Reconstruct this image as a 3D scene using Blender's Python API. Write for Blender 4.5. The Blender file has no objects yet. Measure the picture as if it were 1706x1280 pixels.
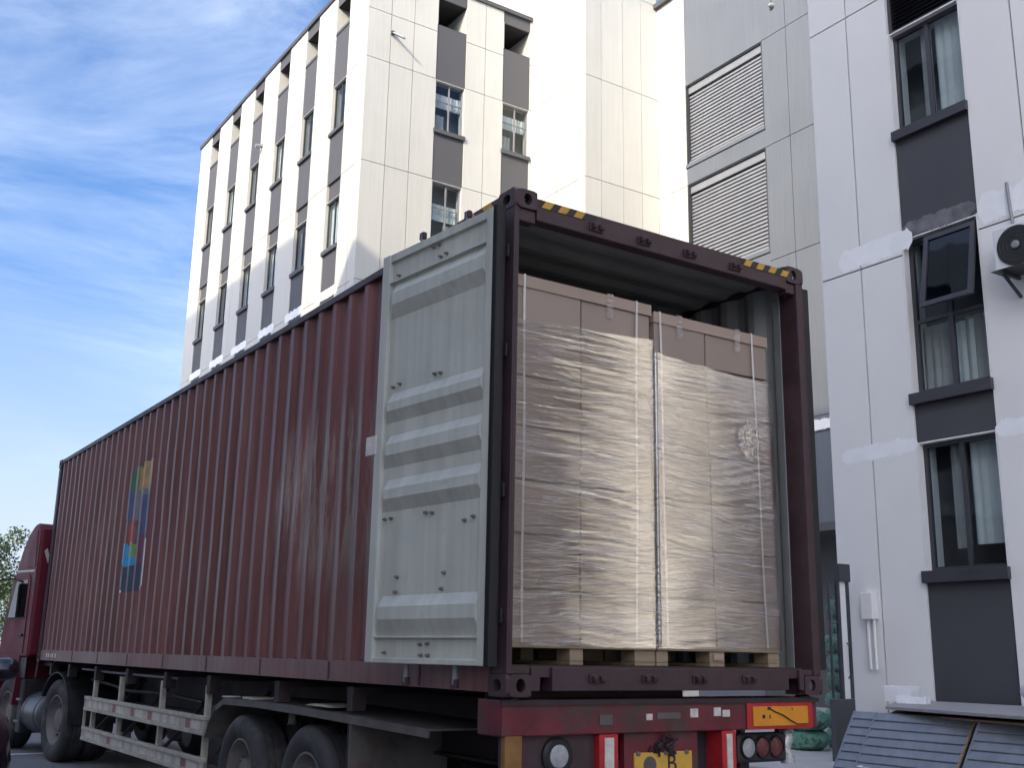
import bpy, bmesh, math, random
from mathutils import Vector, noise
random.seed(7)
R = math.radians
C = bpy.context.scene.collection
scene = bpy.context.scene
GZ = -1.25          # ground level below the container's bottom corner (everything is lifted by 1.25 m at the end)

# ------------------------------------------------------------------ camera
cam_d = bpy.data.cameras.new('camera'); cam = bpy.data.objects.new('camera', cam_d); C.objects.link(cam)
YAW, PITCH, ROLL = -0.583116347, 0.241619289, 0.0179779575
def cam_axes():
    cy, sy = math.cos(YAW), math.sin(YAW)
    fwd = Vector((-sy*math.cos(PITCH), cy*math.cos(PITCH), math.sin(PITCH)))
    right = Vector((cy, sy, 0)); up = right.cross(fwd)
    cr, sr = math.cos(ROLL), math.sin(ROLL)
    return cr*right+sr*up, -sr*right+cr*up, fwd
rx, ux, fx = cam_axes()
from mathutils import Matrix
m3 = Matrix((rx, ux, -fx)).transposed()
cam.matrix_world = Matrix.Translation((-3.28694788, -4.98784042, 0.22436805-GZ)) @ m3.to_4x4()
cam_d.sensor_width = 36; cam_d.lens = 36*1823.77/1706
cam_d.clip_start = 0.05; cam_d.clip_end = 2000
scene.camera = cam

# ------------------------------------------------------------------ sky and sun
AZ = R(25); EL = R(29)
SUN = Vector((-math.cos(AZ)*math.cos(EL), -math.sin(AZ)*math.cos(EL), math.sin(EL)))
w = bpy.data.worlds.new('World'); scene.world = w; w.use_nodes = True
nt = w.node_tree; nt.nodes.clear()
def N(t, **k):
    n = nt.nodes.new(t)
    for a, b in k.items(): setattr(n, a, b)
    return n
out = N('ShaderNodeOutputWorld'); bg = N('ShaderNodeBackground'); bg.inputs['Strength'].default_value = 0.15
sky = N('ShaderNodeTexSky', sky_type='NISHITA', sun_disc=False)
sky.sun_elevation = EL; sky.sun_rotation = math.atan2(SUN.x, SUN.y); sky.air_density = .75; sky.dust_density = 6.0; sky.ozone_density = 4.0
tc = N('ShaderNodeTexCoord')
mp = N('ShaderNodeMapping'); mp.inputs['Rotation'].default_value = (R(18), R(-12), R(35)); mp.inputs['Scale'].default_value = (1.5, 3.6, 5.4)
n1 = N('ShaderNodeTexNoise'); n1.inputs['Scale'].default_value = 1.1; n1.inputs['Detail'].default_value = 8; n1.inputs['Roughness'].default_value = .63; n1.inputs['Distortion'].default_value = 1.3
n2 = N('ShaderNodeTexNoise'); n2.inputs['Scale'].default_value = 2.1; n2.inputs['Detail'].default_value = 3
r1 = N('ShaderNodeMapRange'); r1.inputs[1].default_value = .40; r1.inputs[2].default_value = .76
r2 = N('ShaderNodeMapRange'); r2.inputs[1].default_value = .33; r2.inputs[2].default_value = .62
mu = N('ShaderNodeMath', operation='MULTIPLY'); mu2 = N('ShaderNodeMath', operation='MULTIPLY'); mu2.inputs[1].default_value = .62
mx = N('ShaderNodeMixRGB'); mx.inputs[2].default_value = (3.7, 4.05, 4.6, 1)
L = nt.links.new
L(tc.outputs['Generated'], mp.inputs[0]); L(mp.outputs[0], n1.inputs[0]); L(tc.outputs['Generated'], n2.inputs[0])
L(n1.outputs[0], r1.inputs[0]); L(n2.outputs[0], r2.inputs[0]); L(r1.outputs[0], mu.inputs[0]); L(r2.outputs[0], mu.inputs[1])
L(mu.outputs[0], mu2.inputs[0]); hs = N('ShaderNodeHueSaturation'); hs.inputs['Saturation'].default_value = 1.16; hs.inputs['Value'].default_value = 1.0; L(sky.outputs[0], hs.inputs['Color'])
L(mu2.outputs[0], mx.inputs[0]); L(hs.outputs[0], mx.inputs[1]); sx = N('ShaderNodeSeparateXYZ'); L(tc.outputs['Generated'], sx.inputs[0])
hz_ = N('ShaderNodeMapRange', interpolation_type='SMOOTHSTEP'); hz_.inputs[1].default_value = -.02; hz_.inputs[2].default_value = .36; hz_.inputs[3].default_value = .85; hz_.inputs[4].default_value = 0; L(sx.outputs[2], hz_.inputs[0])
hm = N('ShaderNodeMixRGB'); hm.inputs[2].default_value = (2.45, 2.8, 3.4, 1); L(hz_.outputs[0], hm.inputs[0]); L(mx.outputs[0], hm.inputs[1]); L(hm.outputs[0], bg.inputs[0]); L(bg.outputs[0], out.inputs[0])
sd = bpy.data.lights.new('sun', 'SUN'); sun = bpy.data.objects.new('sun', sd); C.objects.link(sun)
sd.energy = 2.0; sd.angle = R(.55); sd.color = (1, .87, .63)
sun.rotation_euler = SUN.to_track_quat('Z', 'Y').to_euler(); sun.location = (0, 0, 60)
vs = scene.view_settings; vs.view_transform = 'Standard'; vs.look = 'None'; vs.exposure = 1.3; vs.gamma = 1; vs.use_curve_mapping = False
scene.cycles.max_bounces = 8; scene.cycles.transparent_max_bounces = 12; scene.cycles.diffuse_bounces = 4

# ------------------------------------------------------------------ materials
def mat(name, col, rough=.6, metal=0, var=.12, vs=3.0, bump=0, bs=40, streak=0, col2=None, c2=(.55, .7), c2s=2.0, stretch=(1, 1, 1), spec=.5, coat=0, rnd=0):
    """base colour with large-scale noise (col2 breaks through where the noise passes c2), vertical streaks and fine relief"""
    m = bpy.data.materials.new(name); m.use_nodes = True; t = m.node_tree; b = t.nodes['Principled BSDF']
    def n(k, **q):
        o = t.nodes.new(k)
        for a, v in q.items(): setattr(o, a, v)
        return o
    l = t.links.new
    g = n('ShaderNodeNewGeometry')
    mp = n('ShaderNodeMapping'); mp.inputs['Scale'].default_value = stretch; l(g.outputs['Position'], mp.inputs[0])
    a = n('ShaderNodeTexNoise'); a.inputs['Scale'].default_value = vs; a.inputs['Detail'].default_value = 6; a.inputs['Roughness'].default_value = .6; l(mp.outputs[0], a.inputs[0])
    r = n('ShaderNodeMapRange'); r.inputs[1].default_value = .3; r.inputs[2].default_value = .7; r.inputs[3].default_value = 1-var; r.inputs[4].default_value = 1+var; l(a.outputs[0], r.inputs[0])
    src = None
    rgb = n('ShaderNodeRGB'); rgb.outputs[0].default_value = (*col, 1); src = rgb.outputs[0]
    if col2:
        c = n('ShaderNodeTexNoise'); c.inputs['Scale'].default_value = c2s; c.inputs['Detail'].default_value = 9; c.inputs['Roughness'].default_value = .65; l(mp.outputs[0], c.inputs[0])
        cr = n('ShaderNodeMapRange'); cr.inputs[1].default_value = c2[0]; cr.inputs[2].default_value = c2[1]; l(c.outputs[0], cr.inputs[0])
        x = n('ShaderNodeMixRGB'); l(cr.outputs[0], x.inputs[0]); l(src, x.inputs[1]); x.inputs[2].default_value = (*col2, 1); src = x.outputs[0]
    fac = r.outputs[0]
    if streak:
        ms = n('ShaderNodeMapping'); ms.inputs['Scale'].default_value = (9, 9, .35); l(g.outputs['Position'], ms.inputs[0])
        s = n('ShaderNodeTexNoise'); s.inputs['Scale'].default_value = 1.6; s.inputs['Detail'].default_value = 5; l(ms.outputs[0], s.inputs[0])
        sr = n('ShaderNodeMapRange'); sr.inputs[1].default_value = .35; sr.inputs[2].default_value = .7; sr.inputs[3].default_value = 1; sr.inputs[4].default_value = 1-streak; l(s.outputs[0], sr.inputs[0])
        mm = n('ShaderNodeMath', operation='MULTIPLY'); l(fac, mm.inputs[0]); l(sr.outputs[0], mm.inputs[1]); fac = mm.outputs[0]
    if rnd:
        oi = n('ShaderNodeObjectInfo'); orr = n('ShaderNodeMapRange'); orr.inputs[3].default_value = 1-rnd; orr.inputs[4].default_value = 1+rnd; l(oi.outputs['Random'], orr.inputs[0])
        om = n('ShaderNodeMath', operation='MULTIPLY'); l(fac, om.inputs[0]); l(orr.outputs[0], om.inputs[1]); fac = om.outputs[0]
    v = n('ShaderNodeVectorMath', operation='SCALE'); l(src, v.inputs[0]); l(fac, v.inputs['Scale']); l(v.outputs[0], b.inputs['Base Color'])
    b.inputs['Roughness'].default_value = rough; b.inputs['Metallic'].default_value = metal; b.inputs['Specular IOR Level'].default_value = spec
    b.inputs['Coat Weight'].default_value = coat
    rr = n('ShaderNodeMapRange'); rr.inputs[1].default_value = .3; rr.inputs[2].default_value = .7; rr.inputs[3].default_value = max(.02, rough-.1*min(1, rough*2)); rr.inputs[4].default_value = min(1, rough+.1*min(1, rough*2)); l(a.outputs[0], rr.inputs[0]); l(rr.outputs[0], b.inputs['Roughness'])
    if bump:
        e = n('ShaderNodeTexNoise'); e.inputs['Scale'].default_value = bs; e.inputs['Detail'].default_value = 4; l(mp.outputs[0], e.inputs[0])
        bp = n('ShaderNodeBump'); bp.inputs['Strength'].default_value = bump; bp.inputs['Distance'].default_value = .01; l(e.outputs[0], bp.inputs['Height']); l(bp.outputs[0], b.inputs['Normal'])
    return m
M = {}
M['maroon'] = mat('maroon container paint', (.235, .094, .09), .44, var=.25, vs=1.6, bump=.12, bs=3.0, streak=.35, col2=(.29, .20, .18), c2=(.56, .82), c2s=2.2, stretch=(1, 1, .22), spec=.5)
def wear_and_sheen(m, cy, cz, ry, rz, col, amt):
    """an outlined area of streaks down the sheet: scuffs, and reflections painted as colour"""
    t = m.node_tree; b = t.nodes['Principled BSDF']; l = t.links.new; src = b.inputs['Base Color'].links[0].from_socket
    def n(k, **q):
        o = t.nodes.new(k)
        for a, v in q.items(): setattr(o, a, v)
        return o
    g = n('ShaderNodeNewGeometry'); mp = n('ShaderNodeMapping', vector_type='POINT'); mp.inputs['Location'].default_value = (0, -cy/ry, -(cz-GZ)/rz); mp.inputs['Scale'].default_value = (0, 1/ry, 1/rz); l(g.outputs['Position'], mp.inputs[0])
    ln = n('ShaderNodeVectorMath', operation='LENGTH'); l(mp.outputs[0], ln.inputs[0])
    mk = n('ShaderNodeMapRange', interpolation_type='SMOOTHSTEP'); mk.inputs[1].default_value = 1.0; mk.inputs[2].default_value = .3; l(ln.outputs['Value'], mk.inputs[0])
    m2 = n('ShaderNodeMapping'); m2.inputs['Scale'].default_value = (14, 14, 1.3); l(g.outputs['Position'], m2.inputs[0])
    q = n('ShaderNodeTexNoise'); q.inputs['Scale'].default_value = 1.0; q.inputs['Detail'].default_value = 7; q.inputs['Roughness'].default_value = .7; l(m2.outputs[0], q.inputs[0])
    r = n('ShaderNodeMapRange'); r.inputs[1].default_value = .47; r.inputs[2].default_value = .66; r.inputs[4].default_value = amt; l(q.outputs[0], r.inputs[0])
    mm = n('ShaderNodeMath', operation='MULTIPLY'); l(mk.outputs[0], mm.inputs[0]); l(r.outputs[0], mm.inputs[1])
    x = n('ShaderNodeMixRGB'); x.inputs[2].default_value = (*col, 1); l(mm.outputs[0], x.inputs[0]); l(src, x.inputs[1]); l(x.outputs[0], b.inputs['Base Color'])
wear_and_sheen(M['maroon'], 2.5, 1.35, 1.5, .85, (.56, .47, .40), .95); wear_and_sheen(M['maroon'], 2.2, 1.2, 1.3, .9, (.06, .04, .03), .6); wear_and_sheen(M['maroon'], 6.1, .9, .8, 1.2, (.36, .15, .12), .7); wear_and_sheen(M['maroon'], 9.6, 1.2, 1.6, 1.0, (.36, .20, .16), .7)  # the light tan patch is scuffs plus reflections painted into the colour
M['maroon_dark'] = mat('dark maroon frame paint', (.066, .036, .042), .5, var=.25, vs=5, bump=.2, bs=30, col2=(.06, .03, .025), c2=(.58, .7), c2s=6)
M['door_grey'] = mat('pale grey green door paint', (.63, .635, .555), .42, var=.08, vs=2.5, streak=.16, col2=(.40, .36, .29), c2=(.62, .82), c2s=5, bump=.05, bs=12)
M['inner_grey'] = mat('grey inner lining paint', (.42, .44, .43), .6, var=.12, vs=3, streak=.2)
M['inner_roof'] = mat('inner roof paint', (.36, .38, .38), .6, var=.12, vs=3)
M['rubber'] = mat('black rubber', (.018, .018, .02), .55, var=.2)
M['tyre'] = mat('dusty tyre rubber', (.055, .052, .054), .8, var=.25, vs=7, col2=(.15, .135, .12), c2=(.5, .75), c2s=4, bump=.2, bs=60)
M['rim'] = mat('dirty wheel rim steel', (.21, .19, .175), .55, metal=.3, var=.3, vs=9)
M['chassis'] = mat('dark grimy chassis paint', (.045, .03, .034), .65, var=.35, vs=5, bump=.2, bs=30)
M['black_metal'] = mat('black chassis steel', (.03, .03, .033), .5, var=.3, vs=6)
M['red_trailer'] = mat('worn red trailer paint', (.17, .022, .034), .45, var=.35, vs=4, col2=(.085, .05, .048), c2=(.44, .62), c2s=4.5, bump=.15, bs=25)
M['red_bright'] = mat('red reflective paint', (.50, .025, .03), .4, var=.2, vs=10)
M['cab_red'] = mat('glossy dark red cab paint', (.16, .016, .030), .5, var=.1, vs=2, spec=.3)
M['guard'] = mat('dirty mudguard steel', (.13, .118, .108), .6, var=.3, vs=5, col2=(.12, .07, .055), c2=(.5, .68), c2s=3, bump=.2, bs=20)
M['alu'] = mat('dusty aluminium rail', (.56, .51, .42), .5, metal=.15, var=.22, vs=6, col2=(.25, .2, .15), c2=(.55, .75), c2s=5)
M['tape_white'] = mat('faded white reflective tape', (.70, .64, .58), .4, var=.18, vs=20)
M['tape_red'] = mat('faded red reflective tape', (.34, .08, .085), .4, var=.25, vs=20)
M['orange'] = mat('orange reflective plate', (.78, .30, .022), .4, var=.1, vs=8, col2=(.5, .17, .03), c2=(.62, .8), c2s=9)
M['yellow'] = mat('yellow plate paint', (.72, .42, .06), .45, var=.15, vs=9, col2=(.4, .25, .08), c2=(.55, .8), c2s=9)
M['ochre'] = mat('dirty ochre plate', (.26, .13, .04), .6, var=.3, vs=9)
M['stripe_y'] = mat('yellow hazard tape', (.62, .35, .05), .5, var=.2, vs=20)
M['stripe_k'] = mat('black hazard tape', (.03, .028, .03), .5, var=.2, vs=20)
M['lens_white'] = mat('grey white lamp lens', (.42, .42, .42), .2, var=.2, vs=30)
M['lens_red'] = mat('dull red lamp lens', (.16, .045, .045), .2, var=.2, vs=30)
M['white'] = mat('white facade panel paint', (.56, .56, .53), .55, var=.03, vs=.8, streak=.06, rnd=.035, bump=.03, bs=3)
M['white_w'] = mat('cool white facade panel paint', (.785, .78, .765), .5, var=.025, vs=.7, streak=.0, rnd=.015, bump=.03, bs=3)
M['grey_infill'] = mat('mid grey facade paint', (.082, .082, .092), .6, var=.05, vs=1)
M['dark_infill'] = mat('charcoal facade paint', (.057, .058, .066), .55, var=.10, vs=1.2, bump=.03, bs=4)
M['grey_panel'] = mat('light grey facade paint', (.128, .145, .176), .6, var=.05, vs=.8, streak=.10, rnd=.03)
M['joint'] = mat('dark joint backing', (.03, .03, .033), .8)
M['frame'] = mat('dark grey window aluminium', (.045, .046, .055), .4, var=.08)
M['frame_l'] = mat('grey window aluminium', (.22, .22, .24), .4, var=.08)
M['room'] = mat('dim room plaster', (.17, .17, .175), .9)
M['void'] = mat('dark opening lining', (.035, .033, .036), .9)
M['curtain'] = mat('white curtain cloth', (.80, .80, .77), .85, var=.06, vs=6)
M['curtain_g'] = mat('greyish curtain cloth', (.50, .47, .44), .85, var=.08, vs=6)
M['patch'] = mat('bright white touch up paint', (.86, .875, .89), .6, var=.06, vs=3)
M['smear'] = mat('thin grey smeared paint', (.14, .14, .155), .6, var=.4, vs=5)
M['coping'] = mat('dark coping metal', (.07, .072, .08), .5, var=.1)
M['shutter'] = mat('pale grey shutter aluminium', (.24, .255, .285), .38, metal=.2, var=.06, vs=2)
M['carton'] = mat('brown corrugated cardboard', (.385, .30, .24), .75, var=.06, vs=2.5, rnd=.09, bump=.05, bs=8)
M['carton_cap'] = mat('pale brown cardboard', (.46, .345, .265), .75, var=.06, vs=2.5)
M['wood'] = mat('pale pallet wood', (.34, .255, .165), .75, rnd=.12, var=.2, vs=3, stretch=(1, 6, 12), bump=.15, bs=10)
M['floor_ply'] = mat('dark worn plywood floor', (.06, .042, .03), .8, var=.3, vs=4)
M['strap'] = mat('white plastic strapping', (.75, .72, .68), .4, var=.05)
M['louver'] = mat('blue grey painted slat metal', (.21, .235, .27), .38, rnd=.05, metal=.1, var=.16, vs=2.5, bump=.06, bs=4, streak=.12)
M['board'] = mat('grey weathered board', (.30, .295, .30), .8, var=.14, vs=4)
M['foam'] = mat('white polystyrene foam', (.82, .83, .85), .8, var=.03, bump=.15, bs=60)
M['bag'] = mat('white woven bag cloth', (.62, .62, .60), .8, var=.1, vs=8, bump=.25, bs=14)
M['sack'] = mat('green woven sack cloth', (.095, .225, .165), .65, rnd=.3, var=.4, vs=9, bump=.6, bs=26, col2=(.03, .08, .06), c2=(.52, .6), c2s=11)
M['ground'] = mat('worn grey concrete asphalt', (.20, .195, .20), .85, var=.2, vs=.7, col2=(.14, .135, .14), c2=(.5, .75), c2s=.5, bump=.3, bs=90)
M['paving'] = mat('pale concrete paving', (.42, .415, .41), .8, var=.14, vs=1.5, bump=.2, bs=60)
M['kerb'] = mat('concrete kerb', (.30, .295, .29), .8, var=.15, vs=3)
M['line'] = mat('white road marking paint', (.68, .68, .66), .7, var=.12, vs=6)
M['bark'] = mat('tree bark', (.09, .07, .05), .9, var=.2)
M['leaf'] = mat('tree leaves', (.085, .13, .055), .6, var=.35, vs=1.2)
M['ac'] = mat('white air conditioner enamel', (.68, .70, .71), .45, var=.03)
M['ac_dark'] = mat('dark fan grille plastic', (.02, .022, .022), .5)
M['pipe'] = mat('grey pipe plastic', (.25, .26, .28), .5)
M['yellow_wall'] = mat('ochre rendered wall', (.50, .33, .16), .8, var=.15, vs=1)
M['car'] = mat('black car paint', (.022, .012, .02), .15, var=.1, coat=.6)
M['bolt'] = mat('rusty bolt steel', (.17, .16, .14), .6, var=.3, vs=40)
M['tank'] = mat('dull grey fuel tank', (.13, .13, .135), .4, metal=.3, var=.2, vs=5)
M['hose'] = mat('grey plastic hose', (.30, .29, .30), .5)
M['opp'] = mat('pale opposite wall', (.68, .67, .65), .8, var=.06, vs=1)
M['cladding_dark'] = mat('charcoal cladding', (.045, .043, .045), .75, var=.15, vs=5)
M['foil'] = mat('pale foil wrap', (.62, .62, .60), .3, metal=.3, var=.15, vs=25, bump=.5, bs=30)

def glass(name, tint, refl_rough=.02, trans=.75):
    m = bpy.data.materials.new(name); m.use_nodes = True; t = m.node_tree; t.nodes.clear(); l = t.links.new
    o = t.nodes.new('ShaderNodeOutputMaterial'); a = t.nodes.new('ShaderNodeBsdfTransparent'); a.inputs[0].default_value = (*[trans*x for x in tint], 1)
    g = t.nodes.new('ShaderNodeBsdfGlossy'); g.inputs['Roughness'].default_value = refl_rough; g.inputs[0].default_value = (.95, .97, 1, 1)
    f = t.nodes.new('ShaderNodeFresnel'); f.inputs[0].default_value = 1.5
    n = t.nodes.new('ShaderNodeTexNoise'); n.inputs['Scale'].default_value = .9; ge = t.nodes.new('ShaderNodeNewGeometry'); l(ge.outputs['Position'], n.inputs[0])
    b = t.nodes.new('ShaderNodeBump'); b.inputs['Strength'].default_value = .06; b.inputs['Distance'].default_value = .1; l(n.outputs[0], b.inputs['Height']); l(b.outputs[0], g.inputs['Normal'])
    iv = t.nodes.new('ShaderNodeMath'); iv.operation = 'SUBTRACT'; iv.inputs[0].default_value = 1; l(ge.outputs['Backfacing'], iv.inputs[1])
    fm = t.nodes.new('ShaderNodeMath'); fm.operation = 'MULTIPLY'; l(f.outputs[0], fm.inputs[0]); l(iv.outputs[0], fm.inputs[1])
    x = t.nodes.new('ShaderNodeMixShader'); l(fm.outputs[0], x.inputs[0]); l(a.outputs[0], x.inputs[1]); l(g.outputs[0], x.inputs[2]); l(x.outputs[0], o.inputs[0])
    return m
M['glass'] = glass('window glass', (.9, .95, .97), trans=.9)
M['glass_dark'] = glass('dark tinted glass', (.35, .38, .42))

def film_mat():
    """layered stretch film: clear plastic whose folds scatter a little white and whose many layers mirror strongly"""
    m = bpy.data.materials.new('crinkled stretch film'); m.use_nodes = True; t = m.node_tree; t.nodes.clear(); l = t.links.new
    def n(k, **q):
        o = t.nodes.new(k)
        for a, v in q.items(): setattr(o, a, v)
        return o
    o = n('ShaderNodeOutputMaterial'); g = n('ShaderNodeNewGeometry')
    wn = n('ShaderNodeTexNoise'); wn.inputs['Scale'].default_value = 1.3; wn.inputs['Detail'].default_value = 2; l(g.outputs['Position'], wn.inputs[0])
    sc = n('ShaderNodeVectorMath', operation='SCALE'); sc.inputs['Scale'].default_value = .22; l(wn.outputs['Color'], sc.inputs[0])
    ad = n('ShaderNodeVectorMath', operation='ADD'); l(g.outputs['Position'], ad.inputs[0]); l(sc.outputs[0], ad.inputs[1])
    def fold(scale, rot, det, s):
        mp = n('ShaderNodeMapping'); mp.inputs['Rotation'].default_value = (0, R(rot), 0); mp.inputs['Scale'].default_value = scale; l(ad.outputs[0], mp.inputs[0])
        q = n('ShaderNodeTexNoise'); q.inputs['Scale'].default_value = s; q.inputs['Detail'].default_value = det; q.inputs['Roughness'].default_value = .62; l(mp.outputs[0], q.inputs[0]); return q.outputs[0]
    f1 = fold((.45, .45, 40), 3, 4, 1.6); f2 = fold((.6, .6, 70), -6, 3, 1.3); f3 = fold((2.2, 2.2, 15), 14, 3, 1.0)
    def ridge(s, lo, hi):       # thin bright folds where the noise crosses its middle value
        a = n('ShaderNodeMath', operation='SUBTRACT'); l(s, a.inputs[0]); a.inputs[1].default_value = .5
        b = n('ShaderNodeMath', operation='ABSOLUTE'); l(a.outputs[0], b.inputs[0])
        c = n('ShaderNodeMapRange'); c.inputs[1].default_value = lo; c.inputs[2].default_value = hi; c.inputs[3].default_value = 0; c.inputs[4].default_value = 1; l(b.outputs[0], c.inputs[0])
        return c.outputs[0]
    k1 = ridge(f1, .022, .007); k2 = ridge(f2, .018, .006)
    mxk = n('ShaderNodeMath', operation='MAXIMUM'); l(k1, mxk.inputs[0]); l(k2, mxk.inputs[1])
    lowp = n('ShaderNodeTexNoise'); lowp.inputs['Scale'].default_value = 3.2; lowp.inputs['Detail'].default_value = 3; l(g.outputs['Position'], lowp.inputs[0])
    lr = n('ShaderNodeMapRange'); lr.inputs[1].default_value = .38; lr.inputs[2].default_value = .55; l(lowp.outputs[0], lr.inputs[0])
    mk = n('ShaderNodeMath', operation='MULTIPLY'); l(mxk.outputs[0], mk.inputs[0]); l(lr.outputs[0], mk.inputs[1])
    h1 = n('ShaderNodeMath', operation='ADD'); l(f1, h1.inputs[0]); l(f2, h1.inputs[1])
    h2 = n('ShaderNodeMath', operation='MULTIPLY_ADD'); l(f3, h2.inputs[0]); h2.inputs[1].default_value = 1.2; l(h1.outputs[0], h2.inputs[2])
    bp = n('ShaderNodeBump'); bp.inputs['Strength'].default_value = .10; bp.inputs['Distance'].default_value = .012; l(h2.outputs[0], bp.inputs['Height'])
    tr = n('ShaderNodeBsdfTransparent'); tr.inputs[0].default_value = (.93, .92, .93, 1)
    df = n('ShaderNodeBsdfDiffuse'); df.inputs[0].default_value = (.86, .82, .84, 1); l(bp.outputs[0], df.inputs['Normal'])
    gl = n('ShaderNodeBsdfGlossy'); gl.inputs['Roughness'].default_value = .055; gl.inputs[0].default_value = (1, .97, .92, 1); l(bp.outputs[0], gl.inputs['Normal'])
    dm = n('ShaderNodeMapRange'); dm.inputs[3].default_value = .0; dm.inputs[4].default_value = .5; l(mk.outputs[0], dm.inputs[0])
    x1 = n('ShaderNodeMixShader'); l(dm.outputs[0], x1.inputs[0]); l(tr.outputs[0], x1.inputs[1]); l(df.outputs[0], x1.inputs[2])
    x2 = n('ShaderNodeMixShader'); x2.inputs[0].default_value = .34; l(x1.outputs[0], x2.inputs[1]); l(gl.outputs[0], x2.inputs[2])
    l(x2.outputs[0], o.inputs[0]); return m
M['film'] = film_mat()
def strand_mat():
    m = bpy.data.materials.new('roped film strand'); m.use_nodes = True; b = m.node_tree.nodes['Principled BSDF']; b.inputs['Base Color'].default_value = (.86, .83, .82, 1); b.inputs['Roughness'].default_value = .18; b.inputs['Specular IOR Level'].default_value = 1; b.inputs['Alpha'].default_value = .55; return m
M['strand'] = strand_mat()
def clear_tape():
    m = bpy.data.materials.new('clear packing tape'); m.use_nodes = True; b = m.node_tree.nodes['Principled BSDF']; b.inputs['Base Color'].default_value = (.62, .56, .5, 1); b.inputs['Roughness'].default_value = .12; b.inputs['Alpha'].default_value = .42; b.inputs['Specular IOR Level'].default_value = 1; return m
M['cleartape'] = clear_tape()
def emit(name, col, s):
    m = bpy.data.materials.new(name); m.use_nodes = True; b = m.node_tree.nodes['Principled BSDF']; b.inputs['Emission Color'].default_value = (*col, 1); b.inputs['Emission Strength'].default_value = s; return m
M['downlight'] = emit('lit downlight', (1, .97, .9), 2.0)

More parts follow.
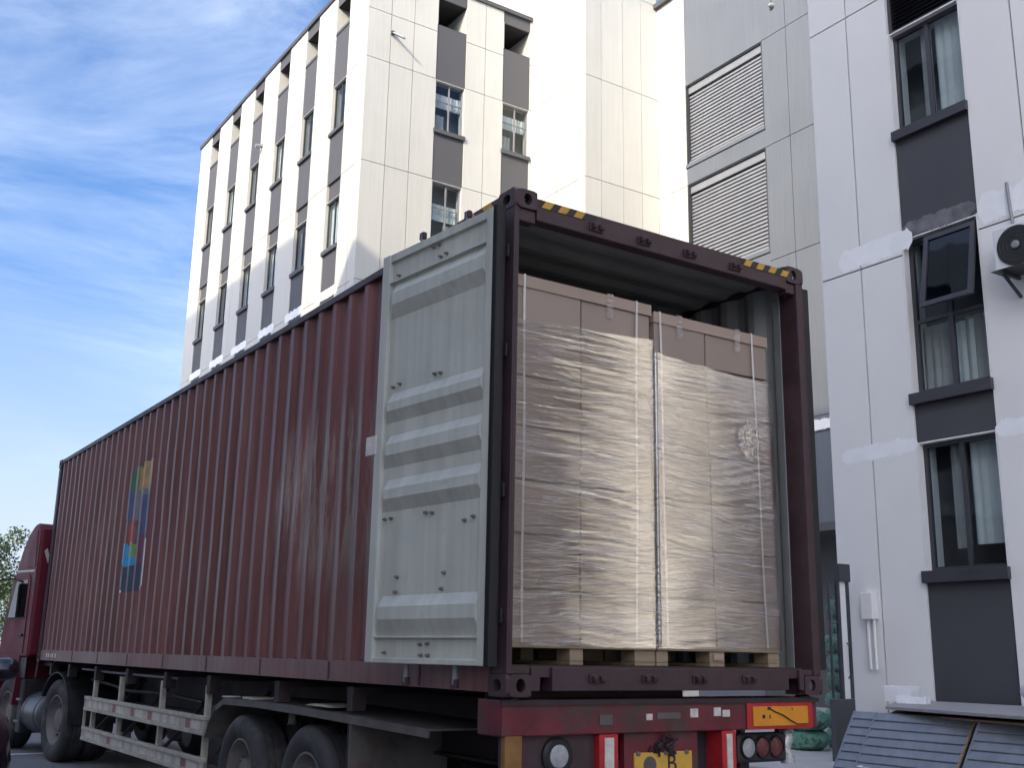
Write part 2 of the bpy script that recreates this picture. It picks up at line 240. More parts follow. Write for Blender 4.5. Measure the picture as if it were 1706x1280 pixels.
# ------------------------------------------------------------------ object helpers
ORG = {}
def thing(name, label, cat, loc, group=None, rz=0, local=False):
    o = bpy.data.objects.new(name, None); C.objects.link(o); o.location = loc; o.rotation_euler = (0, 0, rz); o.empty_display_size = .3
    o['label'] = label; o['category'] = cat
    if group: o['group'] = group
    ORG[o] = Vector((0, 0, 0)) if local else Vector(loc)
    return o
def tag(o, label, cat, group=None):
    o['label'] = label; o['category'] = cat
    if group: o['group'] = group
    return o
def link(name, me, parent=None, c=(0, 0, 0)):
    o = bpy.data.objects.new(name, me); C.objects.link(o); c = Vector(c)
    if parent: o.parent = parent; o.location = c-ORG[parent]
    else: o.location = c
    ORG[o] = c; return o
class MB:
    def __init__(s): s.v = []; s.f = []; s.m = []
    def add(s, vs, fs, m=0):
        k = len(s.v); s.v += [tuple(v) for v in vs]; s.f += [tuple(i+k for i in f) for f in fs]; s.m += [m]*len(fs); return s
    def box(s, x0, x1, y0, y1, z0, z1, m=0):
        x0, x1 = sorted((x0, x1)); y0, y1 = sorted((y0, y1)); z0, z1 = sorted((z0, z1))
        v = [(x, y, z) for z in (z0, z1) for y in (y0, y1) for x in (x0, x1)]
        return s.add(v, [(0, 2, 3, 1), (4, 5, 7, 6), (0, 1, 5, 4), (2, 6, 7, 3), (0, 4, 6, 2), (1, 3, 7, 5)], m)
    def obox(s, c, ax, ay, az, m=0):    # oriented box: centre and three half-axis vectors
        c = Vector(c); ax, ay, az = Vector(ax), Vector(ay), Vector(az)
        v = [c+i*ax+j*ay+k*az for k in (-1, 1) for j in (-1, 1) for i in (-1, 1)]
        return s.add(v, [(0, 2, 3, 1), (4, 5, 7, 6), (0, 1, 5, 4), (2, 6, 7, 3), (0, 4, 6, 2), (1, 3, 7, 5)], m)
    def bar(s, p, q, w, h, m=0, up=(0, 0, 1)):
        p, q = Vector(p), Vector(q); d = (q-p); a = d.normalized(); up = Vector(up)
        if abs(a.dot(up)) > .98: up = Vector((1, 0, 0))
        b = a.cross(up).normalized(); c = b.cross(a).normalized()
        return s.obox((p+q)/2, d/2, b*w/2, c*h/2, m)
    def prism(s, poly, axis, a0, a1, m=0):   # poly: 2-D points in the two other axes (order x,y,z without axis)
        n = len(poly)
        def P(t, a):
            if axis == 'x': return (a, t[0], t[1])
            if axis == 'y': return (t[0], a, t[1])
            return (t[0], t[1], a)
        v = [P(t, a0) for t in poly]+[P(t, a1) for t in poly]
        f = [tuple(range(n))[::-1], tuple(range(n, 2*n))]+[(i, (i+1) % n, n+(i+1) % n, n+i) for i in range(n)]
        return s.add(v, f, m)
    def tube(s, pts, r, n=10, m=0, caps=True):
        pts = [Vector(p) for p in pts]; rs = r if isinstance(r, (list, tuple)) else [r]*len(pts); v = []; prev = None
        for i, p in enumerate(pts):
            d = (pts[min(i+1, len(pts)-1)]-pts[max(i-1, 0)]).normalized()
            if prev is None:
                a = Vector((0, 0, 1)) if abs(d.z) < .9 else Vector((1, 0, 0)); b = d.cross(a).normalized()
            else:
                b = (prev-d*prev.dot(d)).normalized()
            prev = b; c = d.cross(b)
            v += [p+rs[i]*(math.cos(2*math.pi*k/n)*b+math.sin(2*math.pi*k/n)*c) for k in range(n)]
        f = [(i*n+k, i*n+(k+1) % n, (i+1)*n+(k+1) % n, (i+1)*n+k) for i in range(len(pts)-1) for k in range(n)]
        if caps: f += [tuple(range(n))[::-1], tuple((len(pts)-1)*n+k for k in range(n))]
        return s.add(v, f, m)
    def lathe(s, prof, c, axis='x', n=32, m=0):   # prof: (offset along axis, radius)
        v = []
        for a, r in prof:
            for k in range(n):
                t = 2*math.pi*k/n; u, w_ = r*math.cos(t), r*math.sin(t)
                v.append((c[0]+a, c[1]+u, c[2]+w_) if axis == 'x' else (c[0]+u, c[1]+a, c[2]+w_) if axis == 'y' else (c[0]+u, c[1]+w_, c[2]+a))
        f = [(i*n+k, i*n+(k+1) % n, (i+1)*n+(k+1) % n, (i+1)*n+k) for i in range(len(prof)-1) for k in range(n)]
        return s.add(v, f, m)
    def mesh(s, name, mats, smooth=False):
        me = bpy.data.meshes.new(name); me.from_pydata(s.v, [], s.f)
        for q in (mats if isinstance(mats, (list, tuple)) else [mats]): me.materials.append(M[q] if isinstance(q, str) else q)
        me.polygons.foreach_set('material_index', s.m)
        bm = bmesh.new(); bm.from_mesh(me); bmesh.ops.recalc_face_normals(bm, faces=bm.faces); bm.to_mesh(me); bm.free()
        if smooth: me.polygons.foreach_set('use_smooth', [True]*len(me.polygons)); me.set_sharp_from_angle(angle=R(38))
        me.update(); return me
    def build(s, name, mats, parent=None, smooth=False, bevel=0, seg=2):
        o = link(name, s.mesh(name, mats, smooth), parent)
        if bevel:
            b = o.modifiers.new('bevel', 'BEVEL'); b.width = bevel; b.segments = seg; b.limit_method = 'ANGLE'; b.angle_limit = R(40)
        return o
CACHE = {}
def piece(name, mt, parent, x0, x1, y0, y1, z0, z1, bevel=0):
    """a box-shaped piece with its own object; alike pieces share mesh data"""
    x0, x1 = sorted((x0, x1)); y0, y1 = sorted((y0, y1)); z0, z1 = sorted((z0, z1))
    d = (round(x1-x0, 4), round(y1-y0, 4), round(z1-z0, 4)); k = (name, mt, d, bevel)
    if k not in CACHE:
        mb = MB().box(-d[0]/2, d[0]/2, -d[1]/2, d[1]/2, -d[2]/2, d[2]/2); CACHE[k] = mb.mesh(name, mt)
    o = link(name, CACHE[k], parent, ((x0+x1)/2, (y0+y1)/2, (z0+z1)/2))
    if bevel:
        b = o.modifiers.new('bevel', 'BEVEL'); b.width = bevel; b.segments = 2
    return o

# ------------------------------------------------------------------ ground
def struct(o): o['kind'] = 'structure'; return o
struct(MB().box(-300, 300, -300, 300, GZ-.5, GZ).build('ground', 'ground'))
struct(MB().box(7.4, 60, -25, 60, GZ-.2, GZ+.14).build('pavement', 'paving'))
kb = struct(link('kerb', MB().box(7.28, 7.4, -25, -24.9, GZ-.2, GZ+.10).mesh('kerb', 'kerb')))
y = -25
for i in range(85):
    piece('kerb_stone', 'kerb', kb, 7.25, 7.395, y, y+.985, GZ-.2, GZ+.148, .012); y += 1.0
o = MB().box(-.35, 1.6, 11.98, 12.12, GZ, GZ+.004).build('road_marking', 'line'); struct(o)
o = MB().box(1.1, 1.9, 17.6, 17.75, GZ, GZ+.004).build('road_marking', 'line'); struct(o)

# ------------------------------------------------------------------ buildings
def FX(plane): return lambda u0, u1, d0, d1, z0, z1: (plane+d0, plane+d1, u0, u1, z0, z1)
def FY(plane): return lambda u0, u1, d0, d1, z0, z1: (u0, u1, plane+d0, plane+d1, z0, z1)
def FXm(plane): return lambda u0, u1, d0, d1, z0, z1: (plane-d1, plane-d0, u0, u1, z0, z1)
JT = .024
def strip(b, F, u0, u1, joints, zs, mt, ends=(0, 0)):
    us = [u0]+list(joints)+[u1]
    for i in range(len(us)-1):
        a = us[i]+(JT/2 if i else 0); c = us[i+1]-(JT/2 if i < len(us)-2 else 0)
        for k in range(len(zs)-1):
            piece('wall_panel', mt, b, *F(a, c, 0, .05, zs[k]+(JT/2 if k else 0), zs[k+1]-(JT/2 if k < len(zs)-2 else 0)))
    mb = MB(); mb.box(*F(u0+.002, u1-.002, .03, .051, zs[0], zs[-1]))    # dark backing seen in the joints
    mb.build('joint_backing', 'joint', b)
    piece('pier', mt, b, *F(u0+.004, u1-.004, .0515, .40, zs[0], zs[-1]))
def wavy(F, u0, u1, d, z0, z1, amp=.012, wl=.13):
    mb = MB(); n = max(6, int((u1-u0)/.02)); v = []
    ph = random.random()*6
    for i in range(n+1):
        u = u0+(u1-u0)*i/n; dd = d+amp*math.sin(2*math.pi*(u-u0)/wl+ph)+amp*.5*math.sin(2*math.pi*(u-u0)/(wl*2.3)+1)
        for z in (z0, z1):
            q = F(u, u, dd, dd, z, z); v.append((q[0], q[2], q[4]))
    mb.add(v, [(2*i, 2*i+2, 2*i+3, 2*i+1) for i in range(n)]); return mb
def window(b, F, u0, u1, z0, z1, rec=.12, fr=.05, mull=(.5,), trans=(), frm='frame', curt=(), gl='glass', reveal='white', wd=.7):
    """frame (part) with mullions, panes and curtains as sub-parts, set back in its opening"""
    mb = MB()
    mb.box(*F(u0, u0+.02, .0, .40, z0, z1)); mb.box(*F(u1-.02, u1, .0, .40, z0, z1)); mb.box(*F(u0+.02, u1-.02, .03, .40, z1-.02, z1))
    mb.build('window_reveal', reveal, b)
    u0 += .02; u1 -= .02; z1 -= .02
    mb = MB()
    mb.box(*F(u0, u0+fr, rec, rec+.06, z0, z1)); mb.box(*F(u1-fr, u1, rec, rec+.06, z0, z1))
    mb.box(*F(u0+fr, u1-fr, rec, rec+.06, z0, z0+fr)); mb.box(*F(u0+fr, u1-fr, rec, rec+.06, z1-fr, z1))
    wf = mb.build('window_frame', frm, b)
    xs = [u0+fr]+[u0+(u1-u0)*t for t in mull]+[u1-fr]; ys = [z0+fr]+[z0+(z1-z0)*t for t in trans]+[z1-fr]
    for t in xs[1:-1]: piece('mullion', frm, wf, *F(t-fr*.55, t+fr*.55, rec+.003, rec+.057, z0+fr, z1-fr))
    for i in range(len(xs)-1):
        a = xs[i]+(fr*.55 if i else 0); c = xs[i+1]-(fr*.55 if i < len(xs)-2 else 0)
        for t in ys[1:-1]: piece('transom', frm, wf, *F(a, c, rec+.006, rec+.054, t-fr*.4, t+fr*.4))
        for k in range(len(ys)-1):
            piece('pane', gl, wf, *F(a, c, rec+.03, rec+.034, ys[k]+(fr*.4 if k else 0), ys[k+1]-(fr*.4 if k < len(ys)-2 else 0)))
    for (a, c, zb, zt, mt) in curt:
        wavy(F, u0+(u1-u0)*a, u0+(u1-u0)*c, rec+.16, z0+(z1-z0)*zb, z0+(z1-z0)*zt).build('curtain', mt, wf)
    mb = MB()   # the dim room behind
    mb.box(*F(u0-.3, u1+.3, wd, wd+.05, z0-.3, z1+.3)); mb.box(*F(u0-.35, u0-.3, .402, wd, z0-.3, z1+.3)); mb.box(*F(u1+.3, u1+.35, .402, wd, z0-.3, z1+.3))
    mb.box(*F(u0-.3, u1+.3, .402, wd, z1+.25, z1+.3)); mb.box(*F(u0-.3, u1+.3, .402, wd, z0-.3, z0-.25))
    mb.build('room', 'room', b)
    return wf
def infill(b, F, u0, u1, z0, z1, mt, d=.03): return piece('infill_panel', mt, b, *F(u0, u1, d, .40, z0, z1))
def sill(b, F, u0, u1, z0, z1, mt, d=.07): return piece('window_sill', mt, b, *F(u0-.03, u1+.03, -d, .20, z0, z1), .004)
def void(b, F, u0, u1, z0, z1, depth, jamb):
    mb = MB(); mb.box(*F(u0, u0+.02, 0, depth, z0, z1), 0); mb.box(*F(u1-.02, u1, 0, depth, z0, z1), 0)
    mb.box(*F(u0+.02, u1-.02, .03, depth, z1-.03, z1), 1); mb.box(*F(u0, u1, depth, depth+.05, z0, z1), 1); mb.box(*F(u0+.02, u1-.02, .03, depth, z0, z0+.02), 1)
    mb.build('roof_opening', [jamb, 'void'], b)
def ragged(b, F, u0, u1, z0, z1, s0=.0, seed=0, d=-.0018, mt='patch', slope=0):
    """a thin coat of touch-up paint with a ragged rolled outline"""
    n = max(12, int((u1-u0)/.018)); rnd = random.Random(seed); v = []
    for i in range(n+1):
        u = u0+(u1-u0)*i/n; e = min(1, min(i, n-i)/7+.30)
        zc = (z0+z1)/2+slope*(u-(u0+u1)/2); h = (z1-z0)/2*e*(1+.16*noise.noise((u*31, seed*5.7, 2))+.22*noise.noise((u*70, seed*2.7, 7)))
        a = zc-h*(1+.28*noise.noise((u*6, seed*3.1, 0)))-.02*rnd.random(); c = zc+h*(1+.25*noise.noise((u*6, seed*3.1, 5)))+.015*rnd.random()
        for z in (a, c):
            q = F(u, u, d, d, z, z); v.append((q[0], q[2], q[4]))
        for z in (a, c):
            q = F(u, u, d+.0013, d+.0013, z, z); v.append((q[0], q[2], q[4]))
    f = []
    for i in range(n):
        k = 4*i; f += [(k, k+4, k+5, k+1), (k, k+2, k+6, k+4), (k+1, k+5, k+7, k+3)]
    MB().add(v, f).build('paint_patch', mt, b)

# --- office building with dark window columns (left and middle of the photo)
XA, YA, ZT = 11.45, 27.1, 24.62
A = thing('office_building', 'tall white office building with charcoal window columns, sunlit, behind the container', 'building', (XA+8, YA+9.5, GZ))
F = FX(XA)
ZS = [GZ, 3.6, 8.0, 12.4, 16.76, 20.76, 22.70, ZT]
cols = [(28.71+2.908*i, 29.93+2.908*i) for i in range(6)]
edges = [YA+.055]+[e for c in cols for e in c]+[46.08]
rnd = random.Random(3)
for i in range(0, len(edges), 2):
    j = [edges[i]+.62] if i in (0,) else ([(edges[i]+edges[i+1])/2+.25] if i in (2, 8) else [])
    strip(A, F, edges[i], edges[i+1], j, ZS, 'white')
def cur():
    r = rnd.random()
    if r < .35: return [(.02, .45, .02, .97, 'curtain_g')]
    if r < .7: return [(.55, .97, .02, .97, 'curtain')]
    return [(.02, .3, .02, .97, 'curtain'), (.72, .97, .02, .97, 'curtain')]
def bay(b, F, u0, u1, inf, frm, top=True, lo=0, styles=('A', 'A')):
    u0 += .004; u1 -= .004
    infill(b, F, u0, u1, 24.15, ZT-.004, inf); void(b, F, u0, u1, 23.02, 24.15, 1.5, 'white'); sill(b, F, u0+.03, u1-.03, 22.9, 23.018, inf, .0)
    infill(b, F, u0, u1, 20.75, 22.897, inf)
    window(b, F, u0, u1, 18.82, 20.748, frm=frm, curt=cur(), mull=(.5,)); sill(b, F, u0, u1, 18.68, 18.818, inf)
    infill(b, F, u0, u1, 16.78, 18.678, inf); piece('infill_panel', inf, b, *F(u0, u1, .11, .40, 16.06, 16.777))
    window(b, F, u0, u1, 14.16, 16.058, frm=frm, curt=cur(), mull=(.5,)); sill(b, F, u0, u1, 14.0, 14.157, inf)
    for k in range(3):
        z = 10.0-4.0*k
        infill(b, F, u0, u1, z+2.0, z+3.997, inf); window(b, F, u0, u1, z, z+1.997, frm=frm, curt=cur()); sill(b, F, u0, u1, z-.14, z-.003, inf)
    infill(b, F, u0, u1, GZ, 1.857, inf)
for c in cols: bay(A, F, c[0], c[1], 'grey_infill', 'frame')
for i, c in enumerate(cols):
    ragged(A, F, c[0]-.25+.1*(i % 2), c[1]+.45-.12*(i % 3), 12.28, 12.6, seed=i+1, d=-.0045)
F = FY(YA)
acol = [(14.27, 15.55), (17.2, 18.46)]
strip(A, F, XA, 14.27, [12.37, 13.31], ZS, 'white'); strip(A, F, 15.55, 17.2, [16.39], ZS, 'white'); strip(A, F, 18.46, 18.60, [], ZS, 'white')
for c in acol:
    u0, u1 = c[0]+.004, c[1]-.004
    infill(A, F, u0, u1, 24.15, ZT-.004, 'grey_infill'); void(A, F, u0, u1, 23.02, 24.15, 1.6, 'white'); infill(A, F, u0, u1, 20.75, 23.018, 'grey_infill')
    window(A, F, u0, u1, 18.76, 20.748, frm='frame_l', mull=(.52,), trans=(.62,), curt=[(.03, .97, .52, .8, 'curtain'), (.05, .42, .08, .36, 'curtain_g')]); sill(A, F, u0, u1, 18.6, 18.757, 'grey_infill')
    infill(A, F, u0, u1, 16.74, 18.598, 'grey_infill')
    window(A, F, u0, u1, 14.2, 16.738, frm='frame_l', mull=(.52,), trans=(.62,), curt=[(.03, .97, .45, .70, 'curtain'), (.5, .95, .08, .4, 'curtain_g')]); sill(A, F, u0, u1, 14.04, 14.197, 'grey_infill')
    for k in range(3):
        z = 10.0-4.0*k
        infill(A, F, u0, u1, z+2.0, z+4.037, 'grey_infill'); window(A, F, u0, u1, z, z+1.997, frm='frame_l', curt=cur()); sill(A, F, u0, u1, z-.14, z-.003, 'grey_infill')
    infill(A, F, u0, u1, GZ, 1.857, 'grey_infill')
mb = MB(); mb.box(XA-.07, 18.53, YA-.07, YA+.30, ZT, ZT+.17); mb.box(XA-.07, XA+.32, YA+.30, 46.2, ZT, ZT+.17); mb.build('roof_coping', 'coping', A, bevel=.01)
mb = MB(); mb.box(XA+2.4, 30, YA+2.4, 46.08, GZ, ZT-.9); mb.box(XA+.402, 30, 45.7, 46.08, GZ, ZT); mb.build('building_core', 'grey_infill', A)
for i in range(9):      # lightning rod supports on the coping
    MB().tube([(XA+.05, 28+2.1*i, ZT+.17), (XA+.05, 28+2.1*i, ZT+.34)], .012, 6).build('rod_support', 'frame', A)
MB().tube([(XA+.05, 27.4, ZT+.335), (XA+.05, 46, ZT+.335)], .009, 6).build('lightning_rod', 'frame', A)
# floodlight on the end wall
fl = thing('wall_floodlight', 'small tilted grey floodlight high on the sunlit white end wall', 'lamp', (12.42, YA, 21.9))
MB().box(12.36, 12.48, YA-.10, YA-.002, 21.88, 22.02).build('bracket', 'frame', fl, bevel=.008)
MB().bar((12.42, YA-.1, 21.93), (12.72, YA-.42, 21.66), .12, .06).build('lamp_head', 'pipe', fl, bevel=.012)
o = thing('wall_floodlight', 'small pale camera fitting on the sunlit left face of the office building', 'lamp', (XA, 37.2, 21.25))
MB().box(XA-.1, XA-.002, 37.12, 37.28, 21.2, 21.34).build('bracket', 'pipe', o, bevel=.01)
MB().lathe([(-.2, 0), (-.2, .09), (-.02, .09), (0, .03)], (XA-.1, 37.2, 21.2), 'x', 14).build('lamp_head', 'shutter', o)

# --- stair tower between the two wings
B = thing('stair_tower', 'plain white sunlit stair tower of tall joined panels, rising above the roofs', 'building', (20.3, 26.4, GZ))
ZB = [GZ, 4.7, 8.7, 12.7, 16.75, 20.76, 24.8, 28.8, 32.8]
strip(B, FX(18.55), 23.64+.055, YA-.004, [24.55, 25.38, 26.36], ZB, 'white')
strip(B, FY(23.64), 18.55, 21.996, [19.28, 20.30, 21.19], ZB, 'white')
MB().box(18.96, 21.9, 24.06, YA+5, GZ, 32.8).build('building_core', 'white', B)
MB().box(18.48, 22.1, 23.57, YA+5, 32.8, 33.0).build('roof_coping', 'coping', B)

# --- grey annex with the two roller shutters
D = thing('shuttered_building', 'light grey building with two large roller shutters, sunlit, beyond the container roof', 'building', (25, 15, GZ))
XC = 22.0; F = FX(XC)
ZC = [GZ, 3.0, 7.3, 12.7, 16.71, 20.66, ZT]
strip(D, F, 22.11, 23.63, [22.86], ZC, 'white')
yj = [17.24, 16.19]+[16.19-1.07*k for k in range(1, 10)]
strip(D, F, 5.8, 18.30, sorted(yj), ZC, 'grey_panel')
su0, su1 = 18.304, 22.106
infill(D, F, su0, su1, 20.66, ZT, 'grey_panel', .0); infill(D, F, su0, su1, 16.72, 17.35, 'grey_panel', .0); infill(D, F, su0, su1, GZ, 13.0, 'grey_panel', .0)
def shutter(z0, z1):
    mb = MB(); mb.box(*F(su0, su0+.05, 0, .3, z0, z1)); mb.box(*F(su1-.05, su1, 0, .3, z0, z1)); mb.box(*F(su0+.05, su1-.05, .03, .3, z1-.04, z1)); mb.box(*F(su0, su1, .30, .38, z0, z1))
    sh = mb.build('shutter_frame', 'frame', D)
    MB().box(*F(su0+.06, su1-.06, .10, .28, z1-.33, z1-.045)).build('shutter_box', 'shutter', sh, bevel=.01)
    v = []; zt = z1-.40; zb = z0+.16; n = round((zt-zb)/.135); p = (zt-zb)/n
    for i in range(n):
        for (d, z) in ((.17, zt-p*i), (.155, zt-p*(i+.12)), (.145, zt-p*(i+.66)), (.16, zt-p*(i+.70)), (.26, zt-p*(i+.71)), (.26, zt-p*(i+.995))):
            for u in (su0+.07, su1-.07):
                q = F(u, u, d, d, z, z); v.append((q[0], q[2], q[4]))
    f = [(2*i, 2*i+2, 2*i+3, 2*i+1) for i in range(6*n-1)]
    o = MB().add(v, f).build('shutter_slats', 'shutter', sh); o['kind'] = 'stuff'
    MB().box(*F(su0-.02, su1+.02, -.05, .25, z0-.14, z0-.003)).build('window_sill', 'grey_panel', sh, bevel=.006)
    MB().box(*F(su0+.05, su1-.05, .09, .24, z0, z0+.14)).build('bottom_rail', 'shutter', sh)
shutter(17.5, 20.655); shutter(13.14, 16.715)
ragged(D, F, 14.6, 17.6, 6.86, 7.16, seed=31, d=-.06, mt='patch')
MB().box(*F(22.62, 23.70, -.16, .3, ZT, ZT+.18)).build('roof_coping', 'coping', D); MB().box(*F(5.7, 22.62, -.16, .3, ZT, ZT+.18)).build('roof_coping', 'coping', D)
MB().box(22.42, 34, 5.8, 23.6, GZ, ZT).build('building_core', 'grey_panel', D)
cn = MB().box(20.3, 21.93, 12.5, 19.2, 3.62, 3.86).build('canopy', 'grey_infill', D, bevel=.01)
MB().lathe([(0, 0), (0, .07)], (21.2, 16.7, 3.612), 'z', 14).build('downlight', 'downlight', cn)
MB().box(*F(12.5, 19.2, -.03, .0, GZ, 3.615)).build('cladding', 'coping', D)
o = thing('wall_bell', 'small round dark alarm dome on the grey panel above the shutters', 'alarm bell', (XC, 17.75, 21.75))
MB().lathe([(-.16, 0), (-.15, .05), (-.1, .09), (-.002, .1)], (XC, 17.75, 21.7), 'x', 16).build('dome', 'pipe', o, smooth=True)
MB().tube([(XC-.03, 17.78, 21.8), (XC-.03, 17.8, 22.9)], .012, 6).build('cable', 'frame', o)

# --- white wing on the right
W = thing('white_wing', 'white panelled wing with charcoal window column, in shade, on the right', 'building', (14, -2.5, GZ))
XD = 9.5; F = FX(XD); GP = GZ+.14
ZD = [GP, 5.875, 10.08, 14.3, 18.5, ZT]
YS = -10.6
dc = [(3.07-2.91*k, 4.29-2.91*k) for k in range(5)]
strip(W, F, 4.29, 5.75, [5.02], ZD, 'white_w')
for k in range(1, 5): strip(W, F, dc[k][1], dc[k-1][0], [dc[k-1][0]-.74], ZD, 'white_w')
strip(W, F, YS, dc[4][0], [dc[4][0]-.74], ZD, 'white_w')
for k, c in enumerate(dc):
    u0, u1 = c[0]+.004, c[1]-.004; I = 'dark_infill'
    infill(W, F, u0, u1, 14.0, ZT-.004, I)
    infill(W, F, u0, u1, 10.12, 13.997, I)
    lb = MB(); lb.box(*F(u0, u0+.05, .06, .2, 9.42, 10.117)); lb.box(*F(u1-.05, u1, .06, .2, 9.42, 10.117)); lb.box(*F(u0+.05, u1-.05, .06, .2, 10.07, 10.117)); lb.box(*F(u0+.05, u1-.05, .06, .2, 9.42, 9.46)); lb.box(*F(u0, u1, .25, .40, 9.42, 10.117))
    lf = lb.build('louvre_frame', 'frame', W)
    for i in range(9):
        z = 9.475+.066*i; v = [(XD+.07, u0+.05, z), (XD+.15, u0+.05, z+.055), (XD+.15, u1-.05, z+.055), (XD+.07, u1-.05, z)]
        v += [(a+.004, b_, c_-.005) for a, b_, c_ in v]
        MB().add(v, [(0, 1, 2, 3), (7, 6, 5, 4), (0, 3, 7, 4), (1, 5, 6, 2), (0, 4, 5, 1), (3, 2, 6, 7)]).build('louvre_blade', 'frame', lf)
    window(W, F, u0, u1, 7.79, 9.417, fr=.055, mull=(.52,), curt=[(.0, .49, .0, 1, 'curtain'), (.54, .70, 0, 1, 'curtain_g')] if k == 0 else cur(), reveal='white_w')
    sill(W, F, u0+.02, u1-.02, 7.64, 7.787, 'frame', .06)
    infill(W, F, u0, u1, 6.12, 7.637, I)
    wf = window(W, F, u0, u1, 3.82, 6.117, fr=.06, mull=(.5,), trans=(.46,), curt=[(.02, .4, 0, .44, 'curtain_g'), (.62, .97, 0, .44, 'curtain_g'), (.3, .62, .0, .42, 'curtain')], reveal='white_w')
    if k == 0:      # top-hung sash pushed open
        hx, hz, ln, an = XD+.05, 6.04, 1.10, R(11)
        dx, dz = -math.sin(an), -math.cos(an); mb = MB()
        ya, yb = u0+.06, u1-.35
        P = lambda s, yy, o=0: (hx+dx*s+o*dz, yy, hz+dz*s-o*dx)
        for (a0, a1, y0, y1) in ((0, .07, ya, yb), (ln-.07, ln, ya, yb), (.07, ln-.07, ya, ya+.07), (.07, ln-.07, yb-.07, yb)):
            mb.obox(((P(a0, 0)[0]+P(a1, 0)[0])/2, (y0+y1)/2, (P(a0, 0)[2]+P(a1, 0)[2])/2), (dx*(a1-a0)/2, 0, dz*(a1-a0)/2), (0, (y1-y0)/2, 0), (dz*.025, 0, -dx*.025))
        sa = mb.build('open_sash', 'frame', W)
        s0, s1 = .07, ln-.07
        MB().obox(((P(s0, 0)[0]+P(s1, 0)[0])/2, (ya+yb)/2, (P(s0, 0)[2]+P(s1, 0)[2])/2), (dx*(s1-s0)/2, 0, dz*(s1-s0)/2), (0, (yb-ya)/2-.07, 0), (dz*.003, 0, -dx*.003)).build('pane', 'glass_dark', sa)
    sill(W, F, u0+.01, u1-.01, 3.66, 3.817, 'frame', .07)
    infill(W, F, u0, u1, 3.14, 3.657, I)
    window(W, F, u0, u1, 1.39, 3.137, fr=.055, mull=(.5,), curt=[(.0, .485, .19, 1, 'curtain'), (.54, .74, .17, 1, 'curtain_g')] if k == 0 else cur(), reveal='white_w')
    sill(W, F, u0+.01, u1-.01, 1.23, 1.387, 'frame', .07)
    infill(W, F, u0, u1, GP, 1.227, I)
ragged(W, F, 4.10, 5.42, 5.93, 6.24, seed=41, slope=-.02); ragged(W, F, 4.26, 5.56, 3.01, 3.21, seed=42, slope=-.02); ragged(W, F, 1.4, 3.09, 3.03, 3.23, seed=43)
ragged(W, F, 1.4, 3.06, 5.95, 6.32, seed=44, mt='patch', d=-.005)
ragged(W, F, 3.10, 4.27, 6.13, 6.34, seed=47, d=.027, mt='smear')
MB().box(XD+1.0, 21.5, YS+.4, 5.7, GZ, ZT).build('building_core', 'grey_panel', W); MB().box(XD+.402, 21.5, 5.3, 5.75, GZ, ZT).build('end_wall', 'white_w', W); MB().box(XD+.402, 21.5, YS, YS+.38, GZ, ZT).build('end_wall', 'white_w', W)
MB().box(XD-.08, 21.6, YS-.08, 5.83, ZT, ZT+.18).build('roof_coping', 'coping', W)

for y0, y1 in ((-3.2, 1.2), (-7.5, -3.4)):      # unseen dark doors, added to darken what the right-hand film mirrors
    ld = MB().box(*F(y0-.12, y0, -.12, -.002, GP, 4.3)); ld.box(*F(y1, y1+.07, -.12, -.002, GP, 4.3)); ld.box(*F(y0-.12, y1+.07, -.12, -.002, 4.302, 4.5)); ld = ld.build('added_door_frame', 'frame', W)
    for k in range(12): piece('added_door_slat', 'coping', ld, *F(y0+.004, y1-.004, -.10+.012*(k % 2), -.003, GP+.01+.37*k, GP+.365+.37*k), .004)
# --- fittings on the wing wall
o = thing('air_conditioner', 'white outdoor air conditioner with dark round fan, bracketed to the white wall', 'air conditioner', (9.3, 2.26, 5.04))
MB().box(9.13, 9.44, 1.86, 2.66, 5.06, 5.64).build('casing', 'ac', o, bevel=.02)
MB().lathe([(-.004, 0), (-.004, .245), (.0, .262), (.02, .262)], (9.122, 2.345, 5.345), 'x', 40).build('fan_opening', 'ac_dark', o)
mb = MB()
for r_ in (.06, .11, .16, .21, .25): mb.lathe([(-.012, r_), (-.016, r_+.003), (-.012, r_+.006)], (9.118, 2.345, 5.345), 'x', 36)
mb.build('fan_guard', 'ac_dark', o)
MB().lathe([(-.03, 0), (-.028, .04), (-.015, .055), (0, .055)], (9.112, 2.345, 5.345), 'x', 20).build('fan_hub', 'pipe', o, smooth=True)
for yy in (2.56, 1.98):
    mb = MB(); mb.bar((9.08, yy, 5.035), (9.495, yy, 5.035), .045, .04); mb.bar((9.14, yy, 5.02), (9.495, yy, 4.78), .035, .03); mb.build('bracket', 'frame', o)
MB().box(9.06, 9.46, 1.84, 2.68, 5.056, 5.062).build('drip_tray', 'frame', o)
o = tag(MB().tube([(9.44, 2.58, 6.36), (9.45, 2.57, 6.0), (9.44, 2.54, 5.72), (9.40, 2.5, 5.60)], .022, 10).build('conduit_pipe', 'pipe', smooth=True), 'thin grey conduit coming down the wall above the air conditioner', 'pipe')
o = thing('wall_light', 'narrow white box light with two tubes on the white wall beside the gate', 'lamp', (9.44, 5.18, .5))
MB().box(9.36, 9.498, 5.08, 5.27, .77, 1.13).build('light_box', 'white_w', o, bevel=.008)
for yy in (5.12, 5.22): MB().tube([(9.44, yy, .768), (9.445, yy, .1)], .022, 10).build('tube', 'white_w', o, smooth=True)

